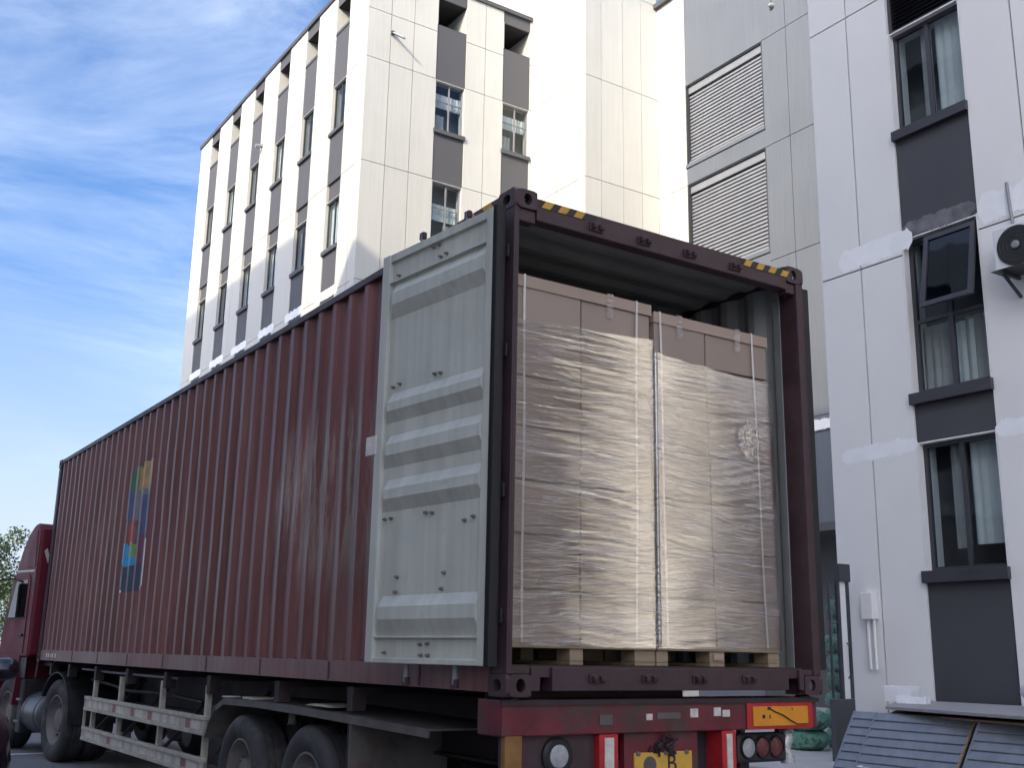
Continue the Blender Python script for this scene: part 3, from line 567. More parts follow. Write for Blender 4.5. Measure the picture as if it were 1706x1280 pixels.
# --- opposite buildings that throw the yard into shade (left of the frame)
def block(label, x1, x0, y0, y1, h, seed):
    b = thing('opposite_building', label, 'building', ((x0+x1)/2, (y0+y1)/2, GZ), 'buildings across the yard')
    MB().box(x0, x1-.25, y0, y1, GZ, h).build('building_core', 'opp', b); F = FXm(x1)
    n = max(1, int((y1-y0)/6)); zs = [GZ]+[GZ+4.2*k for k in range(1, int((h-GZ)/4.2)+1)]
    for i in range(n):
        a, c = y0+(y1-y0)*i/n, y0+(y1-y0)*(i+1)/n
        for k in range(len(zs)):
            z0 = zs[k]; z1 = zs[k+1] if k+1 < len(zs) else h
            piece('wall_panel', 'opp', b, *F(a+.01, c-.01, .0, .24, z0, min(z1-.02, z0+1.1)))
            if z1-z0 > 3.5:
                piece('wall_panel', 'opp', b, *F(a+.01, a+1.4, .0, .24, z0+1.12, z1-.02)); piece('wall_panel', 'opp', b, *F(c-1.4, c-.01, .0, .24, z0+1.12, z1-.02)); piece('wall_panel', 'opp', b, *F(a+1.41, c-1.41, .0, .24, z0+3.1, z1-.02))
                piece('window_glass', 'glass_dark', b, *F(a+1.4, c-1.4, .15, .17, z0+1.1, z0+3.1))
    return b
Q = thing('added_dark_block', 'unseen charcoal block past the white wing, added to darken the film reflection', 'building', (16, -28, GZ))  # unseen block, added so the left film mirrors something dark
MB().box(8.6, 24, -46, -11.4, GZ, 19).build('building_core', 'cladding_dark', Q)
for k in range(5):
    for i in range(9): piece('window_glass', 'glass_dark', Q, 8.54, 8.59, -44.5+3.7*i, -42.7+3.7*i, GZ+1.2+3.7*k, GZ+2.9+3.7*k)
KS = math.tan(EL)/math.cos(AZ); YSH = math.tan(AZ)
XO = -18.0
yend = 27.36-(XA-XO)*YSH; ygap = 31.6-(XA-XO)*YSH
h1 = 13.85+(XA-XO)*KS; h2 = 15.9+(XA-XO)*KS
block('tall plain block across the yard opposite the white wing', XO, XO-14, -7.7-(XD-XO)*YSH, yend, h1, 1)
block('tall plain block across the yard opposite the office building', XO, XO-14, ygap, 33.6, h2, 2)

# ------------------------------------------------------------------ shipping container
CW, CL, CH = 2.438, 12.192, 2.896
K = thing('shipping_container', 'maroon corrugated shipping container with open doors on the trailer, full of cartons', 'shipping container', (CW/2, CL/2, 0))
PIT = .2765
def corr(y, depth=.040, off=0):
    t = ((y-off)/PIT) % 1.0
    a, b, c = .22, .5, .72
    if t < a: return 0.0
    if t < b: return depth*(t-a)/(b-a)
    if t < c: return depth
    return depth*(1-(t-c)/(1-c))
def corr_knots(y0, y1, off=0):
    ys = {y0, y1}; k = math.floor((y0-off)/PIT)
    while off+k*PIT < y1:
        for t in (0, .22, .5, .72):
            y = off+(k+t)*PIT
            if y0 < y < y1: ys.add(y)
        k += 1
    return sorted(ys)
def side_wall(x, sgn, y0, y1, z0, z1, name):
    """sgn +1: sheet whose outside faces -X. two skins with different paint"""
    ys = corr_knots(y0, y1); zs = [z0+(z1-z0)*k/8 for k in range(9)]; v = []; f = []; m = []
    for skin in (0, 1):
        for y in ys:
            d = corr(y)+.012+skin*.003
            for z in zs:
                wob = .007*noise.noise((y*.9, z*1.1, 3.7))+.003*noise.noise((y*3.1, z*3.0, 8.7)) if 0 < (z-z0) < (z1-z0) else 0
                v.append((x+sgn*(d+wob), y, z))
    n = len(ys); q = len(zs)
    mb = MB()
    f0 = [(i*q+k, (i+1)*q+k, (i+1)*q+k+1, i*q+k+1) for i in range(n-1) for k in range(q-1)]
    mb.v = v; mb.f = f0+[tuple(n*q+i for i in t[::-1]) for t in f0]; mb.m = [0]*len(f0)+[1]*len(f0)
    me = bpy.data.meshes.new(name); me.from_pydata(mb.v, [], mb.f); me.materials.append(M['maroon']); me.materials.append(M['inner_grey']); me.polygons.foreach_set('material_index', mb.m); me.update()
    return link(name, me, K)
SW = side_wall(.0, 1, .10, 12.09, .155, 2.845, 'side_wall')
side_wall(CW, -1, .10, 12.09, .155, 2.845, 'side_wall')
# rails, posts
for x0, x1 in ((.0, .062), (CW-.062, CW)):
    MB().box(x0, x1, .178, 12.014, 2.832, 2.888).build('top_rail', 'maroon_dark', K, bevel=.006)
for s_, x in ((1, 0.0), (-1, CW)):
    mb = MB(); mb.box(x+s_*.008, x+s_*.014, .178, 12.014, .02, .158); mb.box(x+s_*.014, x+s_*.06, .178, 12.014, .152, .158); mb.box(x+s_*.014, x+s_*.06, .178, 12.014, .02, .026); mb.build('bottom_rail', 'maroon', K)
for k in range(9):      # small lap strips on the bottom rail
    MB().box(.003, .0075, .95+1.3*k, .965+1.3*k, .03, .15).build('rail_seam', 'maroon_dark', K)
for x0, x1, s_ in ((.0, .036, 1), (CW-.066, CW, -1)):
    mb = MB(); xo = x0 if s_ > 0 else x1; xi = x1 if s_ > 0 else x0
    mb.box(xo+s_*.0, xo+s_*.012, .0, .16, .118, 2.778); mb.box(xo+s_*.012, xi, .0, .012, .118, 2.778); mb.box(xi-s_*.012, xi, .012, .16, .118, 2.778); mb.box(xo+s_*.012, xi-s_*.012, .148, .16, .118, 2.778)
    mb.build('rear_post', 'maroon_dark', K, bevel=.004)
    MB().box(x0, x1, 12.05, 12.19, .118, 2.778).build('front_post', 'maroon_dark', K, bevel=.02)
    # inner liner of the post with the fold seen inside the opening
    MB().prism([(xo+s_*.015, .162), (xo+s_*.07, .162), (xo+s_*.05, .24), (xo+s_*.015, .24)], 'z', .16, 2.70).build('post_liner', 'inner_grey', K)
def casting(x0, x1, y0, y1, z0, z1):
    """hollow corner casting: plates with real holes on the three outer faces and a dark hollow inside"""
    mb = MB(); t = .028; xm, ym, zm = (x0+x1)/2, (y0+y1)/2, (z0+z1)/2
    def plate(axis, a0, a1, u0, u1, w0, w1, hu, hw):
        n = 24; o = []; h = []
        uc, wc = (u0+u1)/2, (w0+w1)/2
        for k in range(n):
            th = 2*math.pi*k/n+math.pi/n; cs, sn = math.cos(th), math.sin(th)
            q = max(abs(cs)/((u1-u0)/2), abs(sn)/((w1-w0)/2)); o.append((uc+cs/q, wc+sn/q)); h.append((uc+hu*cs, wc+hw*sn))
        P = (lambda p, a: (a, p[0], p[1])) if axis == 'x' else (lambda p, a: (p[0], a, p[1])) if axis == 'y' else (lambda p, a: (p[0], p[1], a))
        v = [P(p, a) for a in (a0, a1) for p in o+h]; N_ = 2*n; f = []
        for k in range(n):
            j = (k+1) % n
            f += [(k, j, n+j, n+k), (N_+k, N_+n+k, N_+n+j, N_+j), (n+k, n+j, N_+n+j, N_+n+k), (k, N_+k, N_+j, j)]
        mb.add(v, f)
    xo, xi = (x0, x1) if x0 < CW/2 else (x1, x0); s_ = 1 if xi > xo else -1
    yo, yi = (y0, y1) if y0 < CL/2 else (y1, y0); r_ = 1 if yi > yo else -1
    zo, zi = (z0, z1) if z0 < 1 else (z1, z0); q_ = 1 if zi > zo else -1
    plate('x', xo, xo+s_*t, y0, y1, z0, z1, .042, .032); plate('y', yo, yo+r_*t, min(xo+s_*t, xi), max(xo+s_*t, xi), z0, z1, .03, .036); plate('z', zo, zo+q_*t, min(xo+s_*t, xi), max(xo+s_*t, xi), min(yo+r_*t, yi), max(yo+r_*t, yi), .04, .05)
    mb.box(xi-s_*.02, xi, yo+r_*t, yi, zo+q_*t, zi); mb.box(xo+s_*t, xi-s_*.02, yi-r_*.02, yi, zo+q_*t, zi); mb.box(xo+s_*t, xi-s_*.02, yo+r_*t, yi-r_*.02, zi-q_*.02, zi)
    return mb.build('corner_casting', 'maroon_dark', K)
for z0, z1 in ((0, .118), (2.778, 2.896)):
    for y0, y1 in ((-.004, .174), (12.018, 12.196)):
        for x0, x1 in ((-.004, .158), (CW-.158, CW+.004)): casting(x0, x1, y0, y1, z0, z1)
# rear header and sill
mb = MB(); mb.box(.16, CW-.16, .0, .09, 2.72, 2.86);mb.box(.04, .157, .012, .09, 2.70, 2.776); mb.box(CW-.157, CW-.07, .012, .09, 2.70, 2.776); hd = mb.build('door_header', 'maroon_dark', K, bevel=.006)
mb = MB(); mb.box(.30, CW-.30, .0, .10, .03, .155); mb.box(.16, .30, .02, .10, .1, .155); mb.box(CW-.30, CW-.16, .02, .10, .1, .155); mb.box(.16, .22, .0, .02, .03, .155); mb.box(CW-.20, CW-.16, .0, .02, .03, .155); mb.box(.04, .16, .012, .10, .119, .155); mb.box(CW-.16, CW-.07, .012, .10, .119, .155)
dsill = mb.build('door_sill', 'maroon_dark', K, bevel=.004)
def keeper(x, z, sg, par):
    mb = MB(); mb.prism([(-.013, z-.02), (-.04, z-.012), (-.045, z+.012), (-.013, z+.022)], 'x', x-.044, x-.018); mb.prism([(-.013, z-.02), (-.036, z-.012), (-.04, z+.012), (-.013, z+.022)], 'x', x+.012, x+.044); mb.box(x-.052, x+.052, -.012, -.0012, z-.026, z+.026)
    mb.build('cam_keeper', 'maroon_dark', par, bevel=.004)
for x in (.60, .98, 1.37, 1.78): keeper(x, 2.775, 1, hd); keeper(x, .095, -1, dsill)
# hazard tape near the top corners
def hz(x0, n, start=0):
    w_ = .062
    MB().box(x0-.02, x0+n*2*w_*.5+.05+.18, -.0022, -.0006, 2.806, 2.856).build('hazard_tape', 'stripe_k', K)
    for i in range(n):
        a = x0+i*.118; v = [(a, -.0046, 2.808), (a+w_, -.0046, 2.808), (a+w_+.032, -.0046, 2.854), (a+.032, -.0046, 2.854)]; v += [(p, -.0026, q) for p, _, q in v]
        MB().add(v, [(0, 1, 2, 3), (4, 7, 6, 5), (0, 4, 5, 1), (1, 5, 6, 2), (2, 6, 7, 3), (3, 7, 4, 0)]).build('hazard_stripe', 'stripe_y', K)
hz(.19, 3); hz(1.86, 4)
for i in range(3):      # the same tape along the left top rail
    a = .22+i*.20; v = [(-.002, a, 2.836), (-.002, a+.10, 2.836), (-.002, a+.15, 2.884), (-.002, a+.05, 2.884)]; v += [(-.0006, p, q) for _, p, q in v]
    MB().add(v, [(3, 2, 1, 0), (4, 5, 6, 7), (0, 1, 5, 4), (1, 2, 6, 5), (2, 3, 7, 6), (3, 0, 4, 7)]).build('hazard_stripe', 'stripe_y', K)
# roof, floor and front wall
v = []; n = 0; mb = MB()
ys = corr_knots(.1, 12.1)
for skin in (0, 1):
    for y in ys:
        for x in (.055, CW-.055): v.append((x, y, 2.868-corr(y, .022)+.003*skin))
n = len(ys); f0 = [(2*i, 2*i+1, 2*i+3, 2*i+2) for i in range(n-1)]
mb.v = v; mb.f = [t[::-1] for t in f0]+[tuple(2*n+i for i in t) for t in f0]; mb.m = [0]*len(f0)+[1]*len(f0)
me = bpy.data.meshes.new('roof_panel'); me.from_pydata(mb.v, [], mb.f); me.materials.append(M['inner_roof']); me.materials.append(M['maroon']); me.polygons.foreach_set('material_index', mb.m); link('roof_panel', me, K)
MB().box(.05, CW-.05, .101, 12.1, .13, .165).build('floor_boards', 'floor_ply', K)
for k in range(30): MB().box(.065, CW-.065, .35+k*.39, .40+k*.39, .03, .128).build('floor_cross_member', 'maroon_dark', K)
MB().box(.05, CW-.05, 12.1, 12.13, .13, 2.86).build('front_wall', 'maroon', K)
# painted emblem, following the corrugation
EY0, EY1, EZ0, EZ1 = 7.18, 8.12, .82, 2.26
ecol = [('emblem_green', (.06, .12, .055)), ('emblem_mid_green', (.11, .20, .11)), ('emblem_orange', (.42, .19, .055)), ('emblem_blue', (.07, .085, .17)), ('emblem_grey', (.16, .145, .16)), ('emblem_red', (.30, .055, .055)), ('emblem_cyan', (.03, .26, .46)), ('emblem_lime', (.16, .30, .09)), ('emblem_plum', (.13, .045, .085)), ('emblem_navy', (.045, .055, .09)), ('emblem_white', (.62, .60, .60)), ('emblem_slate', (.09, .085, .11)), ('emblem_tan', (.36, .24, .12))]
for n_, c_ in ecol: M[n_] = mat(n_.replace('_', ' '), tuple(1.5*q for q in c_), .45, var=.2, vs=8, streak=.18)
idx = {n_: i for i, (n_, c_) in enumerate(ecol)}
def ecl(u, v_):
    w1 = .018*math.sin(v_*40)+.02*math.sin(u*23)
    if v_ > .62 and (u < .03 or u > .965) and v_ < .975: return 'emblem_white'
    if .2 < v_ < .42 and u < .03: return 'emblem_white'
    if v_ > .94:        # rounded lower corners
        r_ = .13; cv = 1-.06
        for cu in (r_, 1-r_):
            if (u < r_ and cu == r_) or (u > 1-r_ and cu != r_):
                d2 = ((u-cu)/r_)**2+((v_-cv)/.06)**2
                if d2 > 1: return None
                if d2 > .72: return 'emblem_white'
    if v_ < .035 and u < .6: return None if u < .3 or v_ < .02 else 'emblem_mid_green'
    if v_+w1 < .21:
        return 'emblem_green' if u < .2 else 'emblem_mid_green' if u < .45 else 'emblem_orange' if u < .72 else 'emblem_tan'
    if v_+w1 < .42:
        if u < .34: return 'emblem_blue'
        if u < .66-.2*(v_-.2): return 'emblem_grey'
        return 'emblem_blue' if v_ > .27 else 'emblem_grey'
    if v_+w1 < .62:
        if u < .14: return None
        if u < .45: return 'emblem_red'
        if u < .72: return 'emblem_slate'
        return 'emblem_blue' if v_ < .56 else 'emblem_plum'
    if v_ < .80:
        r2 = ((u-.28)/.30)**2+((v_-.70)/.115)**2
        if u < .52 and (v_ < .70 or r2 < 1): return 'emblem_cyan' if u < .27 or v_ > .74 else 'emblem_lime'
        return 'emblem_plum' if u > .5 else 'emblem_navy'
    return 'emblem_navy'
ys = sorted(set(corr_knots(EY0, EY1)+[EY0+(EY1-EY0)*k/34 for k in range(35)])); nz = 60; v = []; f = []; m = []
for y in ys:
    for k in range(nz+1): v.append((corr(y)+.012-.0045, y, EZ1-(EZ1-EZ0)*k/nz))
for i in range(len(ys)-1):
    for k in range(nz):
        c_ = ecl((EY1-(ys[i]+ys[i+1])/2)/(EY1-EY0), (k+.5)/nz)
        if c_: f.append((i*(nz+1)+k, i*(nz+1)+k+1, (i+1)*(nz+1)+k+1, (i+1)*(nz+1)+k)); m.append(idx[c_])
me = bpy.data.meshes.new('painted_emblem'); me.from_pydata(v, [], f)
for n_, c_ in ecol: me.materials.append(M[n_])
me.polygons.foreach_set('material_index', m); o = link('painted_emblem', me, SW); o['label'] = 'tall faded emblem in green, orange, blue, red and cyan'
for (a, z) in ((11.55, .085), (11.42, .085), (11.3, .085), (11.18, .085), (11.0, .085)):
    MB().box(.0055, .0075, a, a+.07, z-.02, z+.03).build('data_mark', 'tape_white', K)

# --- door leaf, built flat in local coordinates (s along the leaf from the hinge, d outward, z up)
def door(hx, hy, ang, sgn):
    """leaf swings out and back along the side; its inner face looks away from the container"""
    ax = Vector((-sgn*math.sin(ang), math.cos(ang), 0)); nx = Vector((-sgn*math.cos(ang), -math.sin(ang), 0))
    P = lambda s, d, z: tuple(Vector((hx, hy, 0))+ax*s+nx*d+Vector((0, 0, z)))
    def bx(mb, s0, s1, d0, d1, z0, z1, m=0):
        v = [P(s, d, z) for z in (z0, z1) for d in (d0, d1) for s in (s0, s1)]
        return mb.add(v, [(0, 2, 3, 1), (4, 5, 7, 6), (0, 1, 5, 4), (2, 6, 7, 3), (0, 4, 6, 2), (1, 3, 7, 5)], m)
    z0, z1, Wd = .155, 2.775, 1.195
    # panel with five pressed ribs standing proud of the inner face
    prof = [(z1-.05, -.02), (2.578, -.02)]
    for a, b, c, d in ((2.555, 2.49, 2.41, 2.325), (1.82, 1.755, 1.70, 1.63), (1.545, 1.485, 1.415, 1.34), (1.265, 1.20, 1.14, 1.065), (.55, .485, .41, .315)):
        prof += [(a, -.02), (b, .018), (c, .018), (d, -.02)]
    prof += [(.305, -.02), (z0+.03, -.02)]
    v = []; f = []; ss = [.085, .0855, .4, 1.05, 1.11, 1.12]
    for i, s in enumerate(ss):
        for z, d in prof: v.append(P(s, -.02 if i in (0, 4, 5) else d, z))
    q = len(prof)
    f = [(i*q+k, (i+1)*q+k, (i+1)*q+k+1, i*q+k+1) for i in range(len(ss)-1) for k in range(q-1)]
    mb = MB().add(v, f, 0); dr = mb.build('door', ['door_grey', 'maroon'], K, bevel=.012, seg=3); dr.modifiers['bevel'].angle_limit = R(14)
    mb = MB(); bx(mb, .085, 1.12, -.03, -.024, z0+.03, z1-.05); mb.build('outer_skin', 'maroon', dr)
    for s0, s1 in ((.0, .085), (1.11, Wd)):
        mb = MB(); bx(mb, s0, s1, -.045, .006, z0, z1); mb.build('stile', 'door_grey', dr, bevel=.006)
    mb = MB(); bx(mb, .086, 1.109, -.04, .0, z1-.055, z1-.001); mb.build('top_bar', 'door_grey', dr, bevel=.004)
    mb = MB(); bx(mb, .086, 1.109, -.04, .0, z0+.001, z0+.032); mb.build('bottom_bar', 'door_grey', dr, bevel=.004)
    for zz in (.303, 2.572):
        mb = MB(); bx(mb, .086, 1.109, -.022, .004, zz, zz+.006); mb.build('seam_bead', 'door_grey', dr)
    # rubber gasket lips
    mb = MB(); bx(mb, -.028, -.002, -.05, .012, z0, z1); bx(mb, -.001, .0015, .006, .02, z0, z1); bx(mb, Wd+.0005, Wd+.018, -.05, -.01, z0, z1); mb.build('gasket', 'rubber', dr)
    for (s, z) in ((.58, 2.70), (.64, 2.70), (.50, 2.62), (.56, 2.615), (.52, 1.86), (.58, 1.865), (.96, 1.87), (1.03, 1.86), (.56, 1.02), (.62, 1.025), (.99, 1.02), (1.06, 1.02), (.42, .665), (.90, .66), (.44, .575), (.91, .57), (.56, .27), (.63, .265), (.55, .205), (.62, .205), (1.0, .215), (.24, .95), (.16, .965), (1.02, 2.61)):
        c_ = Vector(P(s, -.018, z)); mb = MB(); mb.tube([c_, c_+nx*.012, c_+nx*.0125, c_+nx*.026], [.011, .011, .007, .006], 8); mb.build('bolt', 'bolt', dr)
    for z in (.42, 1.1, 1.9, 2.5):
        mb = MB(); bx(mb, -.05, .02, -.066, -.052, z-.04, z+.04); mb.build('hinge', 'rubber', dr, bevel=.004)
    for s in (.36, .84):    # locking rods on the outer face
        mb = MB(); mb.tube([P(s, -.065, .05), P(s, -.065, 2.86)], .017, 10); mb.build('locking_rod', 'pipe', dr, smooth=True)
        for zz in (2.82, .03):
            mb = MB(); bx(mb, s-.025, s+.025, -.08, -.05, zz, zz+.05); mb.build('rod_cam', 'maroon_dark', dr, bevel=.006)
        for z in (.5, 1.1, 1.8, 2.4):
            mb = MB(); bx(mb, s-.035, s+.035, -.086, -.046, z-.03, z+.03); mb.build('rod_bracket', 'maroon_dark', dr, bevel=.004)
    mb = MB(); bx(mb, 1.17, 1.29, -.012, .012, 1.44, 1.565); mb.build('tie_back_plate', 'tape_white', dr, bevel=.004)
    return dr
dl = door(-.085, .065, math.atan2(.125, 1.18), 1); dl['label'] = 'left door folded back along the side, pale grey ribbed inner face outward'
dr_ = door(CW+.085, .065, math.atan2(.06, 1.18), -1); dr_['label'] = 'right door folded back along the far side, seen edge on'

# ------------------------------------------------------------------ cargo: pallets, cartons, caps, straps, film
FY0 = .18
def pallet(x0, x1, blocks, label):
    p = thing('pallet', label, 'pallet', ((x0+x1)/2, FY0+.55, .166), 'wooden pallets in the container')
    for k in range(7):
        piece('deck_board', 'wood', p, x0, x1, FY0-.012+.165*k, FY0-.012+.165*k+.13, .257, .279, .003)
    for (a, b) in blocks:
        for k in range(3): piece('block', 'wood', p, a, b, FY0+.0+.5*k, FY0+.13+.5*k, .188, .2555, .003)
        piece('bottom_board', 'wood', p, a, b, FY0, FY0+1.13, .166, .1865, .003)
    return p
pallet(.085, 1.185, [(.085, .11), (.55, .645), (1.03, 1.185)], 'left pallet under the taller load, pale wooden blocks')
pr_ = pallet(1.20, 2.25, [(1.20, 1.29), (1.635, 1.76), (2.15, 2.25)], 'right pallet under the lower load, beside the right container wall')
MB().box(1.66, 1.74, FY0-.0135, FY0-.0006, .205, .245).build('stamp_plate', 'carton_cap', pr_)
zr = [.281, .581, .889, 1.196, 1.508, 1.806, 2.106, 2.40]
ordn = ['bottom row', 'second row from the bottom', 'third row from the bottom', 'fourth row from the bottom', 'fifth row from the bottom', 'second row from the top', 'top row']
def carton(x0, x1, z0, z1, y, label):
    o = tag(MB().box(-(x1-x0)/2, (x1-x0)/2, 0, .53, 0, z1-z0).build('carton', 'carton', bevel=.006), label, 'carton', 'cartons stacked on the pallets')
    o.location = (x0, y, z0); o.location.x = (x0+x1)/2; ORG[o] = Vector(o.location); return o
rnd = random.Random(11)
for (side, xs, dz) in (('left', (.135, .619, .631, 1.177), .022), ('right', (1.212, 1.652, 1.665, 2.235), -.012)):
    for r_ in range(7):
        for c_ in range(2):
            j = lambda a: rnd.uniform(-a, a)
            a, b = xs[2*c_], xs[2*c_+1]
            if side == 'right': sh = .0+.010*(6-r_) if c_ else .012*(6-r_)-.0; a += sh*.6; b += sh*.6
            b = min(b, 2.262)
            wrap = 'above the film' if r_ == 6 else 'behind the film'
            zt = zr[r_+1]-.012+dz*(r_+1)/7; zb = zr[r_]+dz*r_/7
            carton(a, b, zb, zt, FY0+j(.004), 'carton, %s, %s column of the %s load, %s' % (ordn[r_], ('left', 'right')[c_], side, wrap))
    zt = zr[7]+dz; x0, x1 = xs[0]-.008, min(xs[3]+.008+(.0 if side == 'left' else .0), 2.25)
    cp = thing('cardboard_cap', 'shallow cardboard cap over the top cartons of the %s load' % side, 'cardboard cap', ((x0+x1)/2, FY0+.27, zt))
    mb = MB(); mb.box(x0, x1, FY0-.013, FY0-.007, zt-.062, zt+.012); mb.box(x0, x1, FY0-.007, FY0+.54, zt, zt+.006); mb.box(x0, x0+.005, FY0-.007, FY0+.54, zt-.062, zt); mb.box(x1-.005, x1, FY0-.007, FY0+.54, zt-.062, zt)
    mb.build('cap_board', 'carton_cap', cp, bevel=.004)
    for tx in ((.84,) if side == 'left' else (1.42, 1.945)):
        mb = MB(); n = 9; v = []
        for i in range(n+1):
            z = zt+.02-.16*i/n; yy = FY0-.0165-(.004*math.sin(i*1.9) if i > 4 else 0)-.003*(i % 2)
            v += [(tx-.024+.004*math.sin(i*1.3), yy, z), (tx+.024+.005*math.sin(i*2.1), yy-.002, z)]
        mb.add(v, [(2*i, 2*i+1, 2*i+3, 2*i+2) for i in range(n)]).build('tape', 'cleartape', cp)
def pstrap(xt, xb, z0, z1, label, y=FY0-.019):
    n = 24; v = []
    for i in range(n+1):
        t = i/n; x = xt+(xb-xt)*t+.003*math.sin(9*t+xt*20); z = z1+(z0-z1)*t
        v += [(x-.008, y, z), (x+.008, y, z), (x-.008, y+.0012, z), (x+.008, y+.0012, z)]
    f = []
    for i in range(n):
        k = 4*i; f += [(k, k+1, k+5, k+4), (k+2, k+6, k+7, k+3), (k, k+4, k+6, k+2), (k+1, k+3, k+7, k+5)]
    f += [(0, 2, 3, 1), (4*n, 4*n+1, 4*n+3, 4*n+2)]
    mb = MB().add(v, f); mb.box(xt-.008, xt+.008, y, FY0+.5, z1, z1+.0015)
    tag(mb.build('packing_strap', 'strap'), label, 'strap', 'white packing straps')
pstrap(.19, .205, .285, zr[7]+.036, 'white strap down the left load, nearest the left post')
pstrap(1.055, 1.035, .285, zr[7]+.036, 'white strap down the left load, near the gap between the loads')
pstrap(1.252, 1.275, .285, zr[7]+.002, 'white strap down the right load, near the gap between the loads')
pstrap(2.085, 2.13, .285, zr[7]+.002, 'white strap down the right load, nearest the right container wall')
def film(x0, x1, z0, zt0, zt1, label, seed, sag=0):
    """wrapped sheet: front face with folds, rounded round both vertical edges and back along the sides"""
    rad = .018; side = .45; path = []
    for k in range(6): path.append((x0-.010, FY0+side-(side-rad)*k/5, (-1, 0)))
    for k in range(1, 8):
        t = math.pi/2*k/7; path.append((x0-.010+rad-rad*math.cos(t), FY0-.026+rad-rad*math.sin(t), (-math.cos(t), -math.sin(t))))
    nf = 90
    for k in range(1, nf): path.append((x0-.010+rad+(x1-x0+.02-2*rad)*k/nf, FY0-.026, (0, -1)))
    for k in range(0, 8):
        t = math.pi/2*k/7; path.append((x1+.010-rad+rad*math.sin(t), FY0-.026+rad-rad*math.cos(t), (math.sin(t), -math.cos(t))))
    for k in range(1, 6): path.append((x1+.010, FY0-.026+rad+(side-rad)*k/5, (1, 0)))
    nz = 250; v = []
    for i, (x, y, nn) in enumerate(path):
        tx = (x-x0)/(x1-x0); zt = zt0+(zt1-zt0)*tx+.012*noise.noise((x*7, seed, 0))
        for k in range(nz+1):
            z = z0+(zt-z0)*k/nz
            tilt = .16*noise.noise((x*.8, z*1.1, seed))
            d = .0019*noise.noise((x*.8, (z+tilt*x)*38, seed+2))+0.0020*noise.noise((x*.9, (z-tilt*x)*88, seed+5))+.0022*noise.noise((x*2.5, z*3, seed+9))
            v.append((x+nn[0]*d, y+nn[1]*d, z))
    q = nz+1
    f = [(i*q+k, (i+1)*q+k, (i+1)*q+k+1, i*q+k+1) for i in range(len(path)-1) for k in range(nz)]
    me = bpy.data.meshes.new('stretch_film'); me.from_pydata(v, [], f); me.materials.append(M['film']); me.polygons.foreach_set('use_smooth', [True]*len(f)); me.update()
    return tag(link('stretch_film', me), label, 'plastic film')
def film_tail():      # loose crumpled end of the film on the right load
    v = []; n = 26
    for i in range(n+1):
        for k in range(n+1):
            u, w_ = i/n, k/n; r_ = noise.noise((u*7, w_*7, 3))*.018+noise.noise((u*15, w_*15, 9))*.008
            v.append((1.90+.20*u+.02*noise.noise((w_*4, 1, 1)), FY0-.040-abs(r_)-.012*math.sin(math.pi*u), 1.50+.27*w_+.03*noise.noise((u*3, 4, 2))))
    f = [(i*(n+1)+k, (i+1)*(n+1)+k, (i+1)*(n+1)+k+1, i*(n+1)+k+1) for i in range(n) for k in range(n) if (i/n-.5)**2+(k/n-.5)**2 < .25+.05*noise.noise((i*.3, k*.3, 0))]
    me = bpy.data.meshes.new('film_tail'); me.from_pydata(v, [], f); me.materials.append(M['film']); me.polygons.foreach_set('use_smooth', [True]*len(f)); me.update(); return me
fl_ = film(.125, 1.186, .268, 2.150, 2.195, 'crinkled clear stretch film wrapped round the left load of cartons', 1.3)
fr_ = film(1.207, 2.255, .270, 2.115, 2.05, 'crinkled clear stretch film wrapped round the right load of cartons', 7.9)
link('film_tail', film_tail(), fr_)
def strands(par, x0, x1, z0, z1, n, seed):     # stretched film roped into thin shiny strands
    rnd = random.Random(seed); v = []; f = []
    for i in range(n):
        zc = z0+(z1-z0)*rnd.random(); L_ = min(x1-x0, rnd.choice((.25, .4, .6, .9, 1.1))*rnd.uniform(.7, 1.1)); xa = x0+(x1-x0-L_)*rnd.random()
        sl = .10*noise.noise((zc*2.3, seed, 0))+rnd.gauss(0, .035); sag = rnd.uniform(-.012, .016); h = rnd.uniform(.0006, .0018); m = 12; k = len(v)
        for j in range(m+1):
            t = j/m; x = xa+L_*t; z = zc+sl*(t-.5)*L_*1.6+sag*(4*t*(1-t)); hh = h*min(1, 6*t*(1-t)+.15); y = FY0-.0325-.0012*math.sin(7*t+i)
            v += [(x, y, z-hh), (x, y-.001, z+hh)]
        f += [(k+2*j, k+2*j+2, k+2*j+3, k+2*j+1) for j in range(m)]
    o = MB().add([(a, b, min(c, z1+.01)) for a, b, c in v], f).build('film_strands', 'strand', par); o['kind'] = 'stuff'
strands(fl_, .14, 1.17, .33, 2.13, 120, 2); strands(fr_, 1.215, 2.24, .33, 2.02, 65, 5)

# ------------------------------------------------------------------ semi-trailer
T = thing('semi_trailer', 'grimy dark red container trailer under the maroon container, with side guards', 'trailer', (CW/2, 5.5, GZ))
for x in (.74, 1.70):
    mb = MB(); z0, z1 = -.46, -.06; mb.box(x-.075, x+.075, .3, 11.6, z1-.02, z1); mb.box(x-.075, x+.075, .3, 11.6, z0, z0+.02); mb.box(x-.009, x+.009, .3, 11.6, z0+.02, z1-.02); mb.build('main_beam', 'chassis', T)
for y in (2.0, 3.3, 4.9, 6.2, 7.6, 9.0, 10.4, 11.5):
    mb = MB(); mb.box(.06, CW-.06, y-.05, y+.05, -.058, -.012); mb.box(.06, .16, y-.04, y+.04, -.17, -.059); mb.build('cross_member', 'chassis', T)
    mb = MB(); mb.box(.83, 1.61, y-.06, y+.06, -.38, -.10); mb.build('cross_member', 'chassis', T)
mb = MB(); mb.box(.012, CW-.0, .05, .30, -.205, -.016); rb = mb.build('rear_bolster', 'red_trailer', T, bevel=.008)
mb = MB(); mb.box(-.002, CW+.006, .035, .048, -.045, -.018); mb.build('top_flange', 'chassis', T)
